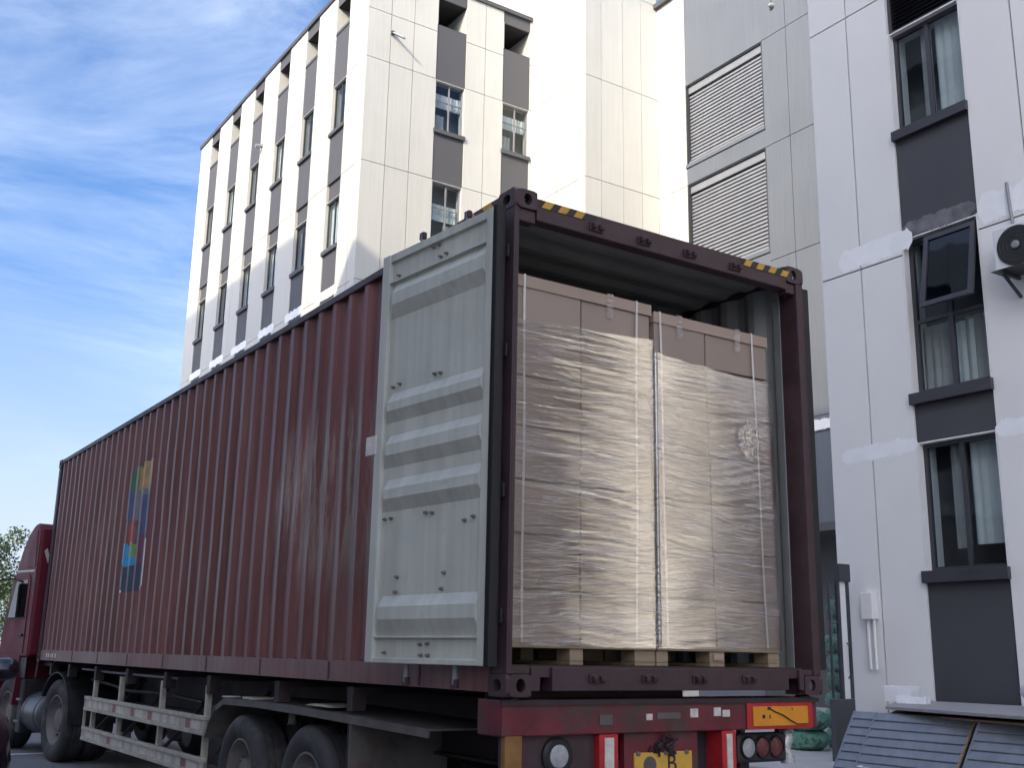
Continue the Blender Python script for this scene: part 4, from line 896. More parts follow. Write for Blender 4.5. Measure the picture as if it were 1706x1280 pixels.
MB().box(1.80, 2.385, .040, .0495, -.205, -.045).build('plate_surround', 'red_bright', rb, bevel=.002)
rp = MB().box(1.848, 2.335, .032, .0395, -.185, -.068).build('reflector_plate', 'orange', rb, bevel=.002)
MB().tube([(2.0, .030, -.085), (2.03, .026, -.10), (2.10, .026, -.12), (2.17, .026, -.155), (2.23, .026, -.178), (2.33, .03, -.178)], .004, 6).build('loose_wire', 'rubber', rp)
for (x, z, w_, h_) in ((1.935, -.128, .022, .022), (1.99, -.13, .010, .022), (1.985, -.08, .03, .018), (2.19, -.085, .007, .018)):
    MB().box(x-w_/2, x+w_/2, .0305, .0318, z-h_/2, z+h_/2).build('mark', 'rubber', rp)
for (x0, x1, z0, z1) in ((.66, .75, -.155, -.10), (1.0, 1.045, -.135, -.10), (1.34, 1.40, -.125, -.075), (1.53, 1.585, -.12, -.07), (1.60, 1.66, -.125, -.085), (1.08, 1.26, -.13, -.095)):
    MB().box(x0, x1, .044, .0497, z0, z1).build('reflective_sticker', 'tape_white' if x1-x0 < .08 else 'guard', rb)
# rear light beam, uprights, number plate
for x0, x1 in ((.665, .80), (1.60, 1.715)):
    u = MB().box(x0, x1, .055, .20, -.62, -.207).build('bumper_upright', 'red_bright', T, bevel=.004)
    MB().box(x0+.035, x1-.035, .049, .0545, -.60, -.225).build('reflective_sticker', 'tape_white', u)
pb = MB().box(.87, 1.43, .09, .13, -.60, -.209).build('plate_bracket', 'red_trailer', T)
mb = MB(); mb.box(.05, .66, .10, .14, -.62, -.209); mb.build('light_bracket', 'maroon_dark', T)
mb = MB(); mb.box(1.43, 1.60, .20, .24, -.62, -.209); mb.box(.80, .87, .20, .24, -.62, -.209); mb.build('bumper_back_plate', 'black_metal', T)
MB().box(.10, 2.36, .15, .21, -.82, -.66).build('under_run_bar', 'red_trailer', T, bevel=.01)
for x in (.5, 1.9): MB().box(x, x+.08, .215, .35, -.80, -.30).build('bar_bracket', 'chassis', T)
lp = MB().box(.935, 1.375, .078, .0895, -.475, -.315).build('number_plate', 'yellow', T, bevel=.003)
for (tx, ch, sz) in ((1.12, "'", .06), (1.215, 'B', .14)):
    fc = bpy.data.curves.new('plate_lettering', 'FONT'); fc.body = ch; fc.size = sz; fc.extrude = .001; fc.align_x = 'CENTER'; fc.materials.append(M['rubber'])
    tmp = bpy.data.objects.new('plate_lettering', fc); C.objects.link(tmp); bpy.context.view_layer.update(); lm = bpy.data.meshes.new_from_object(tmp.evaluated_get(bpy.context.evaluated_depsgraph_get())); bpy.data.objects.remove(tmp)
    fo = bpy.data.objects.new('plate_lettering', lm); C.objects.link(fo); fo.parent = lp; fo.location = (tx, .0765, -.425 if ch == 'B' else -.37); fo.rotation_euler = (R(90), 0, 0); ORG[fo] = Vector(fo.location)
MB().lathe([(-.003, .0), (-.003, .045), (0, .05)], (1.05, .078, -.385), 'y', 16).build('seal', 'guard', lp)
rnd = random.Random(5)
mb = MB()
for i in range(16):
    c_ = Vector((1.14+rnd.uniform(-.07, .09), .07+rnd.uniform(-.015, .015), -.255+rnd.uniform(-.05, .02))); mb.tube([c_, c_+Vector((rnd.uniform(-.04, .05), rnd.uniform(-.012, .01), rnd.uniform(-.05, .03))), c_+Vector((rnd.uniform(-.06, .06), 0, rnd.uniform(-.06, .0)))], .008, 5)
mb.build('wire_bundle', 'rubber', pb)
for x in (.96, 1.17, 1.33): MB().lathe([(-.012, 0), (-.012, .012), (0, .014)], (x, .0785, -.32), 'y', 8).build('bolt', 'bolt', lp)
lb = MB().lathe([(-.03, 0), (-.03, .085), (-.018, .10), (0, .10)], (.40, .10, -.315), 'y', 28).build('round_lamp', 'rubber', T, smooth=True)
MB().lathe([(-.045, 0), (-.043, .03), (-.036, .058), (-.0305, .062)], (.40, .10, -.315), 'y', 24).build('lens', 'lens_white', lb, smooth=True)
MB().box(.035, .145, .052, .095, -.62, -.09).build('rear_bracket', 'ochre', T, bevel=.006)
tb = MB().box(1.80, 2.235, .13, .20, -.41, -.232).build('tail_lamp', 'black_metal', T, bevel=.02)
for x, mt in ((1.89, 'lens_white'), (2.015, 'lens_red'), (2.135, 'lens_red')):
    MB().lathe([(-.014, .058), (-.016, .064), (-.006, .070), (0, .070)], (x, .13, -.318), 'y', 24).build('lamp_bezel', 'rubber', tb, smooth=True)
    MB().lathe([(-.020, 0), (-.017, .03), (-.006, .057)], (x, .13, -.318), 'y', 20).build('lens', mt, tb, smooth=True)
mb = MB(); pts = [(2.27+.012*math.sin(k*1.2), .17, -.215-.03*k) for k in range(8)]; mb.tube(pts, [.024, .04, .045, .04, .038, .045, .05, .045], 12); mb.build('wrapped_cable', 'foil', T, smooth=True)
for x in (1.86, 2.2): MB().box(x-.02, x+.02, .14, .18, -.232, -.206).build('lamp_bracket', 'black_metal', T)
for x in (.09, CW-.09):
    mb = MB(); mb.lathe([(-.012, .05), (.0, .05), (.018, .03), (.018, 0)], (x, .085, -.012), 'z', 14); mb.build('twist_lock', 'black_metal', T)
MB().box(.08, 1.52, .31, .33, -.2, .026).build('end_plate', 'chassis', T)
# wheels
def wheel(par, x, y, z, r, sgn, width=.27, names=('wheel', 'rim')):
    """tyre with shoulders, grooves and a dished steel rim; sgn = direction of the outer face along x"""
    s = -sgn; W_ = width
    prof = [(0.02, r*.60), (.0, r*.66), (-.012, r*.74), (-.016, r*.82), (-.006, r*.93), (.018, r*.985), (.035, r), (.075, r), (.078, r-.012), (.088, r-.012), (.091, r), (.13, r), (.133, r-.012), (.143, r-.012), (.146, r), (.186, r), (.189, r-.012), (.199, r-.012), (.202, r), (W_-.035, r), (W_-.018, r*.985), (W_+.006, r*.93), (W_+.014, r*.80), (W_, r*.62)]
    t = MB().lathe([(s*a, b) for a, b in prof], (x, y, z), 'x', 56).build(names[0], 'tyre', par, smooth=True)
    pr = [(.028, r*.60), (.012, r*.615), (.010, r*.585), (.03, r*.56), (.075, r*.52), (.10, r*.45), (.10, r*.30), (.055, r*.27), (.05, r*.20), (.045, 0)]
    MB().lathe([(s*a, b) for a, b in pr], (x, y, z), 'x', 40).build('rim', 'rim', t, smooth=True)
    mb = MB()
    for k in range(10):
        th = 2*math.pi*k/10; mb.lathe([(s*.098, .018), (s*.07, .018), (s*.065, 0)], (x, y+r*.38*math.cos(th), z+r*.38*math.sin(th)), 'x', 6)
    mb.build('wheel_nuts', 'bolt', t)
    return t
r_t = .475; zt_ = GZ+r_t
for y in (4.0, 2.66):
    wheel(T, .05, y, zt_, r_t, -1); wheel(T, CW-.05, y, zt_, r_t, 1)
    t2 = wheel(T, .37, y, zt_, r_t, -1); t3 = wheel(T, CW-.37, y, zt_, r_t, 1)
    MB().tube([(.15, y, zt_), (CW-.15, y, zt_)], .075, 14).build('axle', 'black_metal', T, smooth=True)
    for x in (.80, 1.64):
        mb = MB()
        for k in range(5): mb.prism([(y-.55+.05*k, -.60+.012*k), (y-.3, -.66+.022*k), (y, -.69+.024*k), (y+.3, -.66+.022*k), (y+.55-.05*k, -.60+.012*k), (y+.55-.05*k, -.585+.012*k), (y+.3, -.642+.022*k), (y, -.672+.024*k), (y-.3, -.642+.022*k), (y-.55+.05*k, -.585+.012*k)], 'x', x-.05, x+.05)
        mb.build('leaf_spring', 'black_metal', T)
# mudguards over the axle group
def guard(x0, x1):
    mb = MB(); top = [(4.78, -.52), (4.70, -.40), (4.55, -.25), (4.36, -.185), (3.6, -.175), (2.6, -.185), (1.7, -.20), (.85, -.215)]
    for i in range(len(top)-1):
        (ya, za), (yb, zb) = top[i], top[i+1]; mb.prism([(ya, za), (yb, zb), (yb, zb-.012), (ya, za-.012)], 'x', x0, x1)
    xe = x0 if x0 < 1 else x1; s = 1 if x0 < 1 else -1
    for i in range(2, len(top)-1):
        (ya, za), (yb, zb) = top[i], top[i+1]; mb.prism([(ya, za-.013), (yb, zb-.013), (yb, zb-.05), (ya, za-.05)], 'x', xe, xe+s*.012)
    g = mb.build('mudguard', 'guard', T)
    return g
g = guard(.02, .70); guard(CW-.70, CW-.02)
MB().box(.03, .25, 3.72, 3.95, -.172, -.155).build('guard_clip', 'alu', g); MB().box(.025, .16, 4.33, 4.42, -.178, -.168).build('guard_clip', 'tape_white', g)
mb = MB(); mb.tube([(.10, 3.05, -.19), (.10, 3.05, -.31), (.10, 3.05, -.32)], [.03, .03, .045], 10); mb.build('guard_stay', 'guard', T)
MB().prism([(2.30, -.165), (2.75, -.165), (2.62, -.150), (2.42, -.150)], 'x', .06, .3).build('torn_sheet', 'alu', g)
for x0, x1 in ((.03, .78), (CW-.78, CW-.03)): MB().box(x0, x1, 1.93, 1.955, -1.05, -.215).build('mudflap', 'rubber', T, bevel=.004)
mb = MB(); mb.box(.03, .78, 1.905, 1.927, -.80, -.23); mb.build('mudflap_panel', 'guard', T, bevel=.004)
# side guards: two ribbed aluminium rails with faded reflective squares
rnd = random.Random(9)
for side, x, s in (('near', .03, 1), ('far', CW-.03, -1)):
    gp = []
    for z0, z1 in ((-.52, -.36), (-.86, -.71)):
        mb = MB(); mb.box(x, x+s*.03, 4.85, 9.2, z0+.035, z1-.035); mb.box(x-s*.014, x+s*.045, 4.84, 9.21, z1-.034, z1); mb.box(x-s*.014, x+s*.045, 4.84, 9.21, z0, z0+.034)
        rl = mb.build('guard_rail', 'alu', T, bevel=.003)
        if s > 0:
            y = 4.95
            while y < 9.05:
                w_ = rnd.uniform(.12, .36); red = rnd.random() < .36
                MB().box(x-.002, x-.0005, y, y+(rnd.uniform(.1, .16) if red else w_), z0+.040, z1-.040).build('reflective_sticker', 'tape_red' if red else 'tape_white', rl); y += w_+rnd.uniform(.03, .14)
    for y in (4.98, 6.35, 7.9, 9.05):
        MB().box(x+s*.046, x+s*.095, y-.03, y+.03, -.86, -.10).build('guard_post', 'alu' if s > 0 else 'chassis', T, bevel=.004)
        mb = MB(); mb.bar((x+s*.07, y, -.80), (x+s*.65, y+.0, -.16), .03, .03); mb.build('guard_brace', 'chassis', T)
    MB().box(x+s*.0, x+s*.03, 9.225, 9.245, -.86, -.36).build('guard_end', 'alu', T)
# landing legs, spare wheel carrier, tanks
for x in (.62, 1.82):
    l_ = MB().box(x-.07, x+.07, 9.42, 9.56, -.80, -.06).build('landing_leg', 'black_metal', T, bevel=.006)
    MB().box(x-.055, x+.055, 9.435, 9.545, -1.0, -.802).build('inner_leg', 'pipe', l_); MB().box(x-.13, x+.13, 9.38, 9.60, -1.03, -1.003).build('foot', 'black_metal', l_, bevel=.006)
MB().tube([(.55, 6.9, -.62), (1.9, 6.9, -.62)], .17, 20).build('air_tank', 'black_metal', T, smooth=True)
MB().box(.45, 1.0, 5.0, 5.9, -.86, -.3).build('tool_box', 'black_metal', T, bevel=.02)
sp = MB().lathe([(-.11, .2), (-.12, .42), (-.09, .46), (.09, .46), (.12, .42), (.11, .2)], (1.22, 8.2, -.70), 'z', 36).build('spare_wheel', 'tyre', T, smooth=True)
MB().box(1.5, 2.1, 5.6, 6.6, -.75, -.48).build('battery_box', 'black_metal', T, bevel=.02)
MB().tube([(.32, 10.2, -.2), (.4, 9.5, -.24), (.36, 8.6, -.28), (.45, 7.4, -.27), (.4, 6.0, -.3)], .022, 8).build('air_hose', 'rubber', T, smooth=True)
MB().tube([(.12, 9.9, -.06), (.12, 8.2, -.07), (.12, 6.0, -.07)], .012, 8).build('conduit', 'pipe', T, smooth=True)
mb = MB(); mb.box(.1, 2.34, 11.7, 12.15, -.06, -.014); mb.box(.35, 2.09, 10.4, 11.69, -.075, -.05); mb.build('front_bolster', 'chassis', T)
o = MB().bar((.02, 12.18, .0), (.02, 12.26, -.22), .02, .02).build('pull_handle', 'bolt', T)

# ------------------------------------------------------------------ tractor unit (local frame: y forward from the drive axle, yawed)
TR = thing('truck_tractor', 'dark red truck cab at the far end of the container', 'truck', (1.28, 10.85, 0), rz=R(6), local=True)
cs = [(1.62, .06), (1.62, 1.88), (1.70, 1.96), (1.80, 1.985), (1.95, 1.97), (2.15, 1.87), (2.40, 1.62), (2.56, 1.38), (2.74, 1.02), (2.90, .66), (3.0, .35), (3.06, -.1), (3.10, -.5), (3.08, -.88), (2.94, -.9), (2.94, -.48), (2.78, -.2), (2.45, -.06), (2.15, -.12), (1.98, -.28), (1.95, .06)]
def cabshell():
    mb = MB(); lv = ((-1.22, .965), (-1.25, 1.0), (-1.25, 1.0), (1.25, 1.0), (1.22, .965))
    n = len(cs); v = []; cy_, cz_ = 2.3, .6
    xs = (-1.235, -1.215, 1.215, 1.235); ks = (.975, 1.0, 1.0, .975)
    for x, k in zip(xs, ks): v += [(x, cy_+(a-cy_)*k, cz_+(b-cz_)*k) for a, b in cs]
    f = [tuple(range(n))[::-1], tuple(3*n+i for i in range(n))]
    for j in range(3): f += [(j*n+i, j*n+(i+1) % n, (j+1)*n+(i+1) % n, (j+1)*n+i) for i in range(n)]
    return mb.add(v, f)
cab = cabshell().build('cab', 'cab_red', TR)
MB().box(-1.232, 1.232, 1.55, 1.615, .08, 1.90).build('rear_wall', 'cab_red', TR, bevel=.03)
for z in (.42, .66, .9, 1.14, 1.38): MB().box(-1.1, 1.1, 1.535, 1.549, z, z+.035).build('pressed_rib', 'cab_red', TR, bevel=.006)
for k in range(4): MB().box(-1.05, -.70, 1.53, 1.548, .50+.05*k-.3, .525+.05*k-.3).build('vent_slot', 'black_metal', TR)
for s in (-1, 1):
    MB().box(s*1.07, s*.82, 1.536, 1.5485, 1.70, 1.735).build('reflective_sticker', 'tape_white', TR)
    mb = MB(); mb.obox((s*1.13, 1.5425, 1.50), (s*.018, 0, -.02), (0, .006, 0), (s*.03, 0, .085)); mb.build('reflective_sticker', 'tape_white', TR)
    # door with window and handle
    dp = [(1.82, .10), (1.82, 1.16), (1.9, 1.24), (2.50, 1.24), (2.80, .62), (2.92, .1)]
    d_ = MB().prism(dp, 'x', s*1.236, s*1.246).build('door', 'cab_red', TR)
    MB().prism([(1.92, .62), (1.92, 1.16), (2.46, 1.16), (2.72, .62)], 'x', s*1.2465, s*1.252).build('side_window', 'glass_dark', d_)
    mb = MB(); mb.prism([(1.88, .60), (1.88, .615), (2.74, .615), (2.76, .60)], 'x', s*1.2465, s*1.256); mb.build('window_trim', 'rubber', d_)
    MB().box(s*1.247, s*1.275, 1.88, 2.04, .34, .38).build('handle', 'black_metal', d_, bevel=.006)
    mb = MB(); mb.prism([(1.70, 1.34), (2.05, 1.34), (2.40, 1.50), (2.1, 1.80), (1.75, 1.88)], 'x', s*1.2355, s*1.243); mb.build('roof_side_panel', 'cab_red', TR)
    MB().bar((s*1.245, 1.66, 1.28), (s*1.245, 2.50, 1.30), .012, .03).build('trim_strip', 'tape_white', TR)
    m_ = MB().box(s*1.52, s*1.40, 2.78, 2.92, .55, 1.15).build('mirror', 'black_metal', TR, bevel=.03)
    MB().bar((s*1.24, 2.62, 1.2), (s*1.45, 2.85, 1.17), .025, .025).build('mirror_arm', 'black_metal', m_)
    MB().prism([(1.98, -.62), (1.90, -.2), (2.12, .0), (2.44, .03), (2.78, -.08), (3.00, -.4), (3.00, -.62), (2.94, -.4), (2.74, -.13), (2.44, -.035), (2.14, -.06), (1.96, -.22), (2.04, -.62)], 'x', s*1.0, s*1.262).build('front_mudguard', 'cab_red', TR)
    wheel(TR, s*1.20, 2.46, GZ+.5, .50, s, .3, ('front_wheel', 'rim'))
    for xx in (1.245, .92): wheel(TR, s*xx, .10, GZ+.52, .52, s, .29, ('drive_wheel', 'rim'))
    mb = MB(); pts = [(.1+.60*math.cos(R(a)), GZ+.52+.60*math.sin(R(a))) for a in range(28, 186, 14)]
    for i in range(len(pts)-1):
        (ya, za), (yb, zb) = pts[i], pts[i+1]; mb.prism([(ya, za), (yb, zb), (yb+.0, zb+.016), (ya, za+.016)], 'x', s*1.27, s*.60)
    mb.build('rear_mudguard', 'black_metal', TR)
    tk = MB().tube([(s*.95, .86, -.70), (s*.95, .88, -.70), (s*.95, 1.58, -.70), (s*.95, 1.60, -.70)], [.25, .285, .285, .25], 26).build('fuel_tank', 'tank', TR, smooth=True)
    for yy in (1.0, 1.5): MB().lathe([(-.02, .289), (.02, .289)], (s*.95, yy, -.70), 'y', 26).build('tank_strap', 'black_metal', tk)
    mb = MB(); mb.box(s*.42, s*.34, -.9, 3.3, -.52, -.26); mb.build('frame_rail', 'black_metal', TR)
    MB().box(s*1.2, s*.72, 1.70, 1.9, -1.0, -.25).build('step_box', 'black_metal', TR, bevel=.02)
    for z in (-.85, -.55): MB().box(s*1.23, s*1.202, 1.72, 1.88, z, z+.03).build('step', 'pipe', TR)
    MB().box(s*1.215, s*1.21, 1.66, 1.94, -.24, .05).build('side_skirt', 'black_metal', TR)
MB().prism([(2.44, 1.57), (2.58, 1.36), (2.76, 1.0), (2.92, .63), (2.94, .65), (2.78, 1.02), (2.60, 1.38), (2.46, 1.585)], 'x', -1.1, 1.1).build('windscreen', 'glass_dark', TR)
MB().box(-1.15, 1.15, 3.065, 3.12, -.35, .3).build('grille', 'black_metal', TR, bevel=.02); MB().box(-1.24, 1.24, 2.98, 3.18, -.98, -.5).build('bumper', 'cab_red', TR, bevel=.05)
MB().box(-1.0, 1.0, 2.42, 2.66, 1.60, 1.64).build('sun_visor', 'black_metal', TR)
MB().lathe([(-.04, 0), (-.04, .45), (.0, .5), (.03, .5)], (0, .1, -.18), 'z', 26).build('fifth_wheel', 'black_metal', TR)
MB().box(-.5, .5, .6, 1.5, -.25, -.2).build('deck_plate', 'pipe', TR)
mb = MB(); mb.tube([(-.95, 1.5, .12), (-1.02, 1.3, -.02), (-1.05, 1.15, -.05), (-1.0, 1.05, .0), (-.85, 1.2, .28), (-.7, 1.3, .6)], .011, 8); mb.build('air_hose', 'tape_white', TR, smooth=True)

# ------------------------------------------------------------------ dark car at the left edge
V = thing('parked_car', 'black car nose on at the left edge, only its front wing and mirror in view', 'car', (-2.75, 4.9, GZ))
def carsec(y, zl, zh, hw, top):     # cross section half outline
    return [(-2.75+hw*k, y, zl+(zh-zl)*h) for k, h in top]
secs = []
yy = [2.58, 2.66, 2.85, 3.2, 3.7, 4.15, 4.9, 5.6, 6.5, 7.1, 7.3]
hwid = [.62, .78, .88, .93, .94, .94, .94, .94, .93, .88, .75]
hood = [-.42, -.27, -.19, -.13, -.10, -.06, -.03, -.02, -.02, -.05, -.15]
v = []; prof = [(-.92, 0), (-1.0, .25), (-1.0, .62), (-.96, .86), (-.82, .97), (-.4, 1.0), (.4, 1.0), (.82, .97), (.96, .86), (1.0, .62), (1.0, .25), (.92, 0)]
for y, h, z in zip(yy, hwid, hood): v += [(-2.75+h*a, y, GZ+.28+(z-GZ-.28)*b) for a, b in prof]
q = len(prof); f = [(i*q+k, i*q+(k+1) % q, (i+1)*q+(k+1) % q, (i+1)*q+k) for i in range(len(yy)-1) for k in range(q)]+[tuple(range(q))[::-1], tuple((len(yy)-1)*q+k for k in range(q))]
MB().add(v, f).build('body', 'car', V, smooth=True, bevel=.015)
v = []; cp = [(4.25, -.06, .86, .80), (4.95, .34, .74, .62), (5.2, .40, .70, .60), (6.6, .38, .69, .60), (7.2, -.02, .84, .78)]
gv = []
for y, z, h, t in ((4.15, -.05, .86, 0), (4.95, .36, .68, 0), (6.5, .40, .66, 0), (7.15, -.02, .82, 0)): gv += [(-2.75-h, y, z), (-2.75+h, y, z)]
base = [(-2.75-.88, 4.2, -.06), (-2.75+.88, 4.2, -.06), (-2.75-.88, 7.1, -.04), (-2.75+.88, 7.1, -.04)]
MB().add([(-3.61, 4.15, -.05), (-1.89, 4.15, -.05), (-3.40, 4.98, .36), (-2.10, 4.98, .36), (-3.38, 6.5, .40), (-2.12, 6.5, .40), (-3.58, 7.12, -.03), (-1.92, 7.12, -.03)], [(0, 1, 3, 2), (2, 3, 5, 4), (4, 5, 7, 6), (1, 7, 5, 3), (0, 2, 4, 6), (0, 6, 7, 1)]).build('cabin', 'car', V, smooth=True, bevel=.05)
MB().add([(-3.5, 4.2, .0), (-2.0, 4.2, .0), (-3.36, 4.92, .345), (-2.14, 4.92, .345)], [(0, 1, 3, 2)]).build('windscreen', 'glass_dark', V)
for s in (-1, 1):
    mr = MB().lathe([(-.11, 0), (-.10, .05), (-.05, .085), (.04, .09), (.10, .08), (.12, .06), (.12, 0)], (-2.75+s*1.10, 4.92, .03), 'x', 18).build('wing_mirror', 'car', V, smooth=True); mr.scale = (1, 1, 1)
    MB().bar((-2.75+s*.90, 4.9, .0), (-2.75+s*1.04, 4.92, .0), .07, .04).build('mirror_arm', 'rubber', mr)
    MB().lathe([(-.02, .0), (-.015, .06), (.02, .08), (.05, .085)], (-2.75+s*.68, 2.70, -.42), 'y', 16).build('headlight', 'lens_white', V, smooth=True)
    for y in (3.45, 6.35): wheel(V, -2.75+s*.945, y, GZ+.34, .34, s, .22)

# ------------------------------------------------------------------ gate, sacks
G = thing('metal_gate', 'dark metal gate leaf, glass upper half, at the corner of the white wing', 'gate', (9.15, 5.45, GP))
gy0, gy1 = 5.42, 5.47
MB().box(9.10, 9.33, gy0-.03, gy1+.03, 1.285, 1.53).build('gate_head', 'frame', G, bevel=.004)
MB().box(9.075, 9.125, gy0, gy1, -.30, 1.284).build('gate_post', 'frame', G); MB().box(9.265, 9.32, gy0, gy1, -.30, 1.284).build('gate_post', 'frame', G)
MB().box(9.1255, 9.2645, gy0+.02, gy1-.02, -.30, 1.284).build('white_panel', 'white_w', G)
lf = MB().box(8.905, 8.925, gy0+.01, gy1-.01, -.29, 1.28); lf.box(8.925, 9.0745, gy0+.01, gy1-.01, 1.255, 1.28); lf.box(8.925, 9.0745, gy0+.01, gy1-.01, .70, .715); lf = lf.build('leaf_frame', 'frame', G)
MB().box(8.926, 9.074, gy0+.022, gy1-.022, -.29, 1.254).build('pane', 'glass', lf)
MB().box(8.885, 9.30, gy0-.02, gy1+.02, GP+.002, -.302).build('lower_panel', 'coping', G, bevel=.004)
MB().tube([(9.20, gy0-.01, .45), (9.20, gy0-.05, .40), (9.20, gy0-.05, .02), (9.20, gy0-.01, -.03)], .008, 6).build('handle', 'rubber', G)
def sackmesh(seed):
    rnd = random.Random(seed); v = []; nu, nv = 14, 12
    for i in range(nu+1):
        t = -1+2*i/nu; e = (1-abs(t)**3.2)**.5 if abs(t) < 1 else 0; e = max(e, .12)
        for k in range(nv):
            a = 2*math.pi*k/nv; cx, sx = math.cos(a), math.sin(a); cx = math.copysign(abs(cx)**.7, cx); sx = math.copysign(abs(sx)**.7, sx)
            p = Vector((t*.44, .29*e*cx+.0, .165*e*sx)); nn = noise.noise_vector(p*5+Vector((seed*7, 0, 0)))*.035; v.append(p+nn)
    f = [(i*nv+k, i*nv+(k+1) % nv, (i+1)*nv+(k+1) % nv, (i+1)*nv+k) for i in range(nu) for k in range(nv)]+[tuple(range(nv))[::-1], tuple(nu*nv+k for k in range(nv))]
    return MB().add(v, f).mesh('sack', 'sack', smooth=True)
sm = [sackmesh(s) for s in range(5)]
rnd = random.Random(4)
nth = ['lowest', 'second', 'third', 'fourth', 'fifth', 'sixth', 'seventh', 'eighth']
for ci, (x, y, n) in enumerate(((11.05, 7.05, 6), (11.62, 7.35, 8), (10.15, 7.0, 2), (12.3, 7.9, 6))):
    for k in range(n):
        o = link('sack', sm[rnd.randrange(5)], None, (x+rnd.uniform(-.06, .06), y+rnd.uniform(-.05, .05), GP+.15+.285*k)); o.rotation_euler = (rnd.uniform(-.08, .08), rnd.uniform(-.08, .08), R(rnd.uniform(40, 75))); o.scale = (rnd.uniform(.92, 1.05), 1, rnd.uniform(.95, 1.05))
        tag(o, 'green woven sack, %s from the ground in the %s' % (nth[k], ('middle stack', 'tall stack against the gate', 'low front stack by the tail lamps', 'hindmost stack')[ci]), 'sack', 'green sacks piled behind the gate')

# ------------------------------------------------------------------ board, slat panels, foam, bag
WT = thing('board_table', 'grey weathered board lying flat against the white wall, foam and a bag on it', 'board', (8.3, 2.6, GP))
zt = -.28
v = [(7.36, 3.38, zt), (6.75, .3, zt), (9.44, -.4, zt), (9.44, 4.78, zt)]; v += [(a, b, zt-.035) for a, b, c in v]
MB().add(v, [(0, 1, 2, 3), (7, 6, 5, 4), (0, 4, 5, 1), (1, 5, 6, 2), (2, 6, 7, 3), (3, 7, 4, 0)]).build('board_top', 'board', WT, bevel=.004)
v = [(7.50, 3.42, zt-.075), (6.90, .3, zt-.075), (9.44, -.4, zt-.075), (9.44, 4.7, zt-.075)]; v += [(a, b, zt-.10) for a, b, c in v]
MB().add(v, [(0, 1, 2, 3), (7, 6, 5, 4), (0, 4, 5, 1), (1, 5, 6, 2), (2, 6, 7, 3), (3, 7, 4, 0)]).build('under_board', 'wood', WT)
for (x, y) in ((7.7, 3.3), (7.3, .6), (9.2, 4.3), (9.2, .2)): MB().box(x-.05, x+.05, y-.05, y+.05, GP, zt-.101).build('leg', 'wood', WT)
MB().box(7.8, 9.3, .5, 3.2, zt-.0745, zt-.0355).build('spacer', 'wood', WT)
def slats(y0, y1, off, label, n=9, sk=0.0, L=.92, top=(7.40, -.345), tilt=R(60)):
    """a leaning panel of lapped sheet-metal slats, each slat its own piece"""
    p = thing('slat_panel', label, 'slat panel', (top[0]-.35, (y0+y1)/2, GP), 'blue grey slat panels leaning on the board')
    dx, dz = -math.cos(tilt), -math.sin(tilt); nx, nz = -math.sin(tilt), math.cos(tilt)
    def Q(s, d, y): return (top[0]+dx*s+nx*(d+off), y+sk*s+(y-2.3)*.0, top[1]+dz*s+nz*(d+off))
    h = L/n
    for i in range(n):
        s0, s1 = h*i, h*(i+1)-.002; v = [Q(s0, .004, y0), Q(s0, .004, y1), Q(s1-.008, .020, y1), Q(s1-.008, .020, y0), Q(s1, .010, y0), Q(s1, .010, y1), Q(s1, -.004, y0), Q(s1, -.004, y1), Q(s0, -.004, y0), Q(s0, -.004, y1)]
        MB().add(v, [(0, 1, 2, 3), (3, 2, 5, 4), (4, 5, 7, 6), (6, 7, 9, 8), (8, 9, 1, 0), (0, 3, 4, 6, 8), (1, 9, 7, 5, 2)]).build('slat', 'louver', p)
    for y in (y0, y1):
        mb = MB(); a, b = Q(0, .004, y), Q(L, .004, y); mb.bar(a, b, .03, .02, up=(nx, 0, nz)); mb.build('edge_trim', 'louver' if y == y1 else 'wood', p)
    return p
slats(2.9, 3.86, -.03, 'leftmost blue grey slat panel, mostly under its neighbour', sk=.06)
slats(2.26, 3.50, .0, 'middle blue grey slat panel leaning on the board, with a brown right edge', sk=.10, top=(7.36, -.36))
slats(.55, 2.12, -.012, 'rightmost blue grey slat panel leaning at the right edge', sk=.10, top=(7.22, -.385))
def lump(name, mt, sz, loc, rz, label, cat, seed, rough=.015):
    bm = bmesh.new(); bmesh.ops.create_cube(bm, size=1); bmesh.ops.subdivide_edges(bm, edges=bm.edges, cuts=5, use_grid_fill=True)
    for v in bm.verts:
        p = Vector((v.co.x*sz[0], v.co.y*sz[1], (v.co.z+.5)*sz[2])); n_ = noise.noise_vector(p*7+Vector((seed, 0, 0)))*rough
        if v.co.z < -.49: n_.z = 0
        v.co = p+n_
    me = bpy.data.meshes.new(name); bm.to_mesh(me); bm.free(); me.materials.append(M[mt]); o = link(name, me, None, loc); o.rotation_euler = (0, 0, rz); return tag(o, label, cat)
lump('foam_block', 'foam', (.26, .34, .19), (8.72, 4.18, zt+.001), R(12), 'larger broken white foam block on the grey board', 'foam block', 2)
lump('foam_block', 'foam', (.22, .34, .075), (8.40, 3.78, zt+.001), R(20), 'smaller flat white foam piece in front of the larger block on the board', 'foam block', 5)
def bagmesh():
    bm = bmesh.new(); bmesh.ops.create_icosphere(bm, subdivisions=4, radius=1)
    for v in bm.verts:
        p = v.co.copy(); z = p.z; p.x *= .42; p.y *= .55; p.z = max(-.0, .20+z*.20)*(1+.6*max(0, .4-abs(p.y+.1))) if z > -.95 else 0
        p += noise.noise_vector(p*6)*.035; p.z = max(0, p.z); v.co = p
    me = bpy.data.meshes.new('sand_bag'); bm.to_mesh(me); bm.free(); me.materials.append(M['bag']); me.polygons.foreach_set('use_smooth', [True]*len(me.polygons)); return me
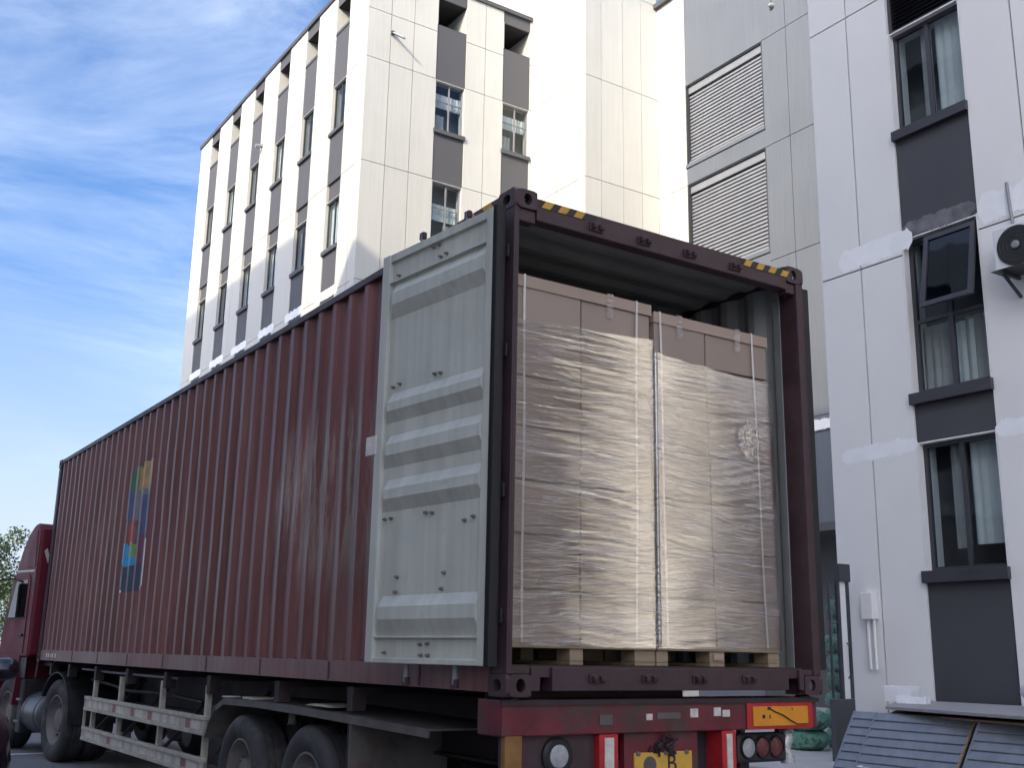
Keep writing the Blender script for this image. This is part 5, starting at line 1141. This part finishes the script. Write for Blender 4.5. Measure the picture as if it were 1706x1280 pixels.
o = link('sand_bag', bagmesh(), None, (8.62, 1.86, zt+.001)); o.rotation_euler = (0, 0, R(25)); tag(o, 'white woven bag slumped on the board at the right edge', 'bag')
o = tag(MB().lathe([(0, 0), (.0, .055), (.04, .075), (.045, .08), (.045, .072), (.006, .05), (.006, 0)], (6.98, 3.42, -.96), 'z', 24).build('foam_bowl', 'foam', smooth=True), 'small white bowl lying at the foot of the slat panels', 'bowl')

# ------------------------------------------------------------------ far left: ochre wall house and a tree
H = thing('ochre_house', 'small ochre sunlit house far behind the truck cab at the left edge', 'house', (1.2, 51, GZ))
MB().box(-3.5, 4.25, 48, 54, GZ, 3.2).build('wall', 'yellow_wall', H)
MB().box(-3.8, 4.55, 47.6, 54.4, 3.2, 3.42).build('roof', 'kerb', H, bevel=.03)
for x in (.2, 2.3): MB().box(x, x+.9, 47.94, 47.995, -.2, 1.6).build('window', 'glass_dark', H)
def tree(x, y, h, rad, seed, label):
    t = thing('leafy_tree', label, 'tree', (x, y, GZ), 'trees beyond the yard'); rnd = random.Random(seed)
    mb = MB(); mb.tube([(x, y, GZ), (x+.1, y, GZ+h*.3), (x-.05, y+.1, GZ+h*.6), (x, y, GZ+h*.85)], [.22, .16, .10, .04], 8)
    cl = []
    for k in range(11):
        a = rnd.uniform(0, 6.28); z = GZ+h*rnd.uniform(.3, .9); q = Vector((x+rad*.75*math.cos(a)*rnd.uniform(.3, 1), y+rad*.75*math.sin(a)*rnd.uniform(.3, 1), z)); mb.tube([(x, y, z-h*.16), q], [.06, .02], 5); cl.append((q, rnd.uniform(.35, .6)*rad))
    for k in range(9): cl.append((Vector((x+rnd.uniform(-.6, .6)*rad, y+rnd.uniform(-.6, .6)*rad, GZ+h*rnd.uniform(.55, 1.0))), rnd.uniform(.25, .5)*rad))
    mb.build('trunk', 'bark', t); v = []; f = []
    for c_, r_ in cl:
        for k in range(260):
            d = Vector((rnd.gauss(0, 1), rnd.gauss(0, 1), rnd.gauss(0, .8))).normalized()*r_*rnd.uniform(.35, 1.05); p = c_+d; a = Vector((rnd.gauss(0, 1), rnd.gauss(0, 1), rnd.gauss(0, 1))).normalized()*rnd.uniform(.05, .12); b = a.cross(Vector((rnd.gauss(0, 1), rnd.gauss(0, 1), 1))).normalized()*rnd.uniform(.03, .07)
            n = len(v); v += [p-a, p+b, p+a, p-b]; f.append((n, n+1, n+2, n+3))
    MB().add(v, f).build('crown', 'leaf', t)
tree(5.9, 58, 7.6, 1.9, 3, 'green bushy tree far off behind the ochre house at the left edge')
tree(4.2, 64, 9.2, 2.6, 6, 'taller green tree beyond the ochre house, just at the frame edge')
tree(9.2, 70, 6.0, 2.4, 9, 'low distant tree beside the truck cab, behind the nearer tree')

# ------------------------------------------------------------------ lift everything so that the ground is z = 0
for o in list(bpy.data.objects):
    if o.parent is None and o.type not in ('CAMERA', 'LIGHT'): o.location.z -= GZ
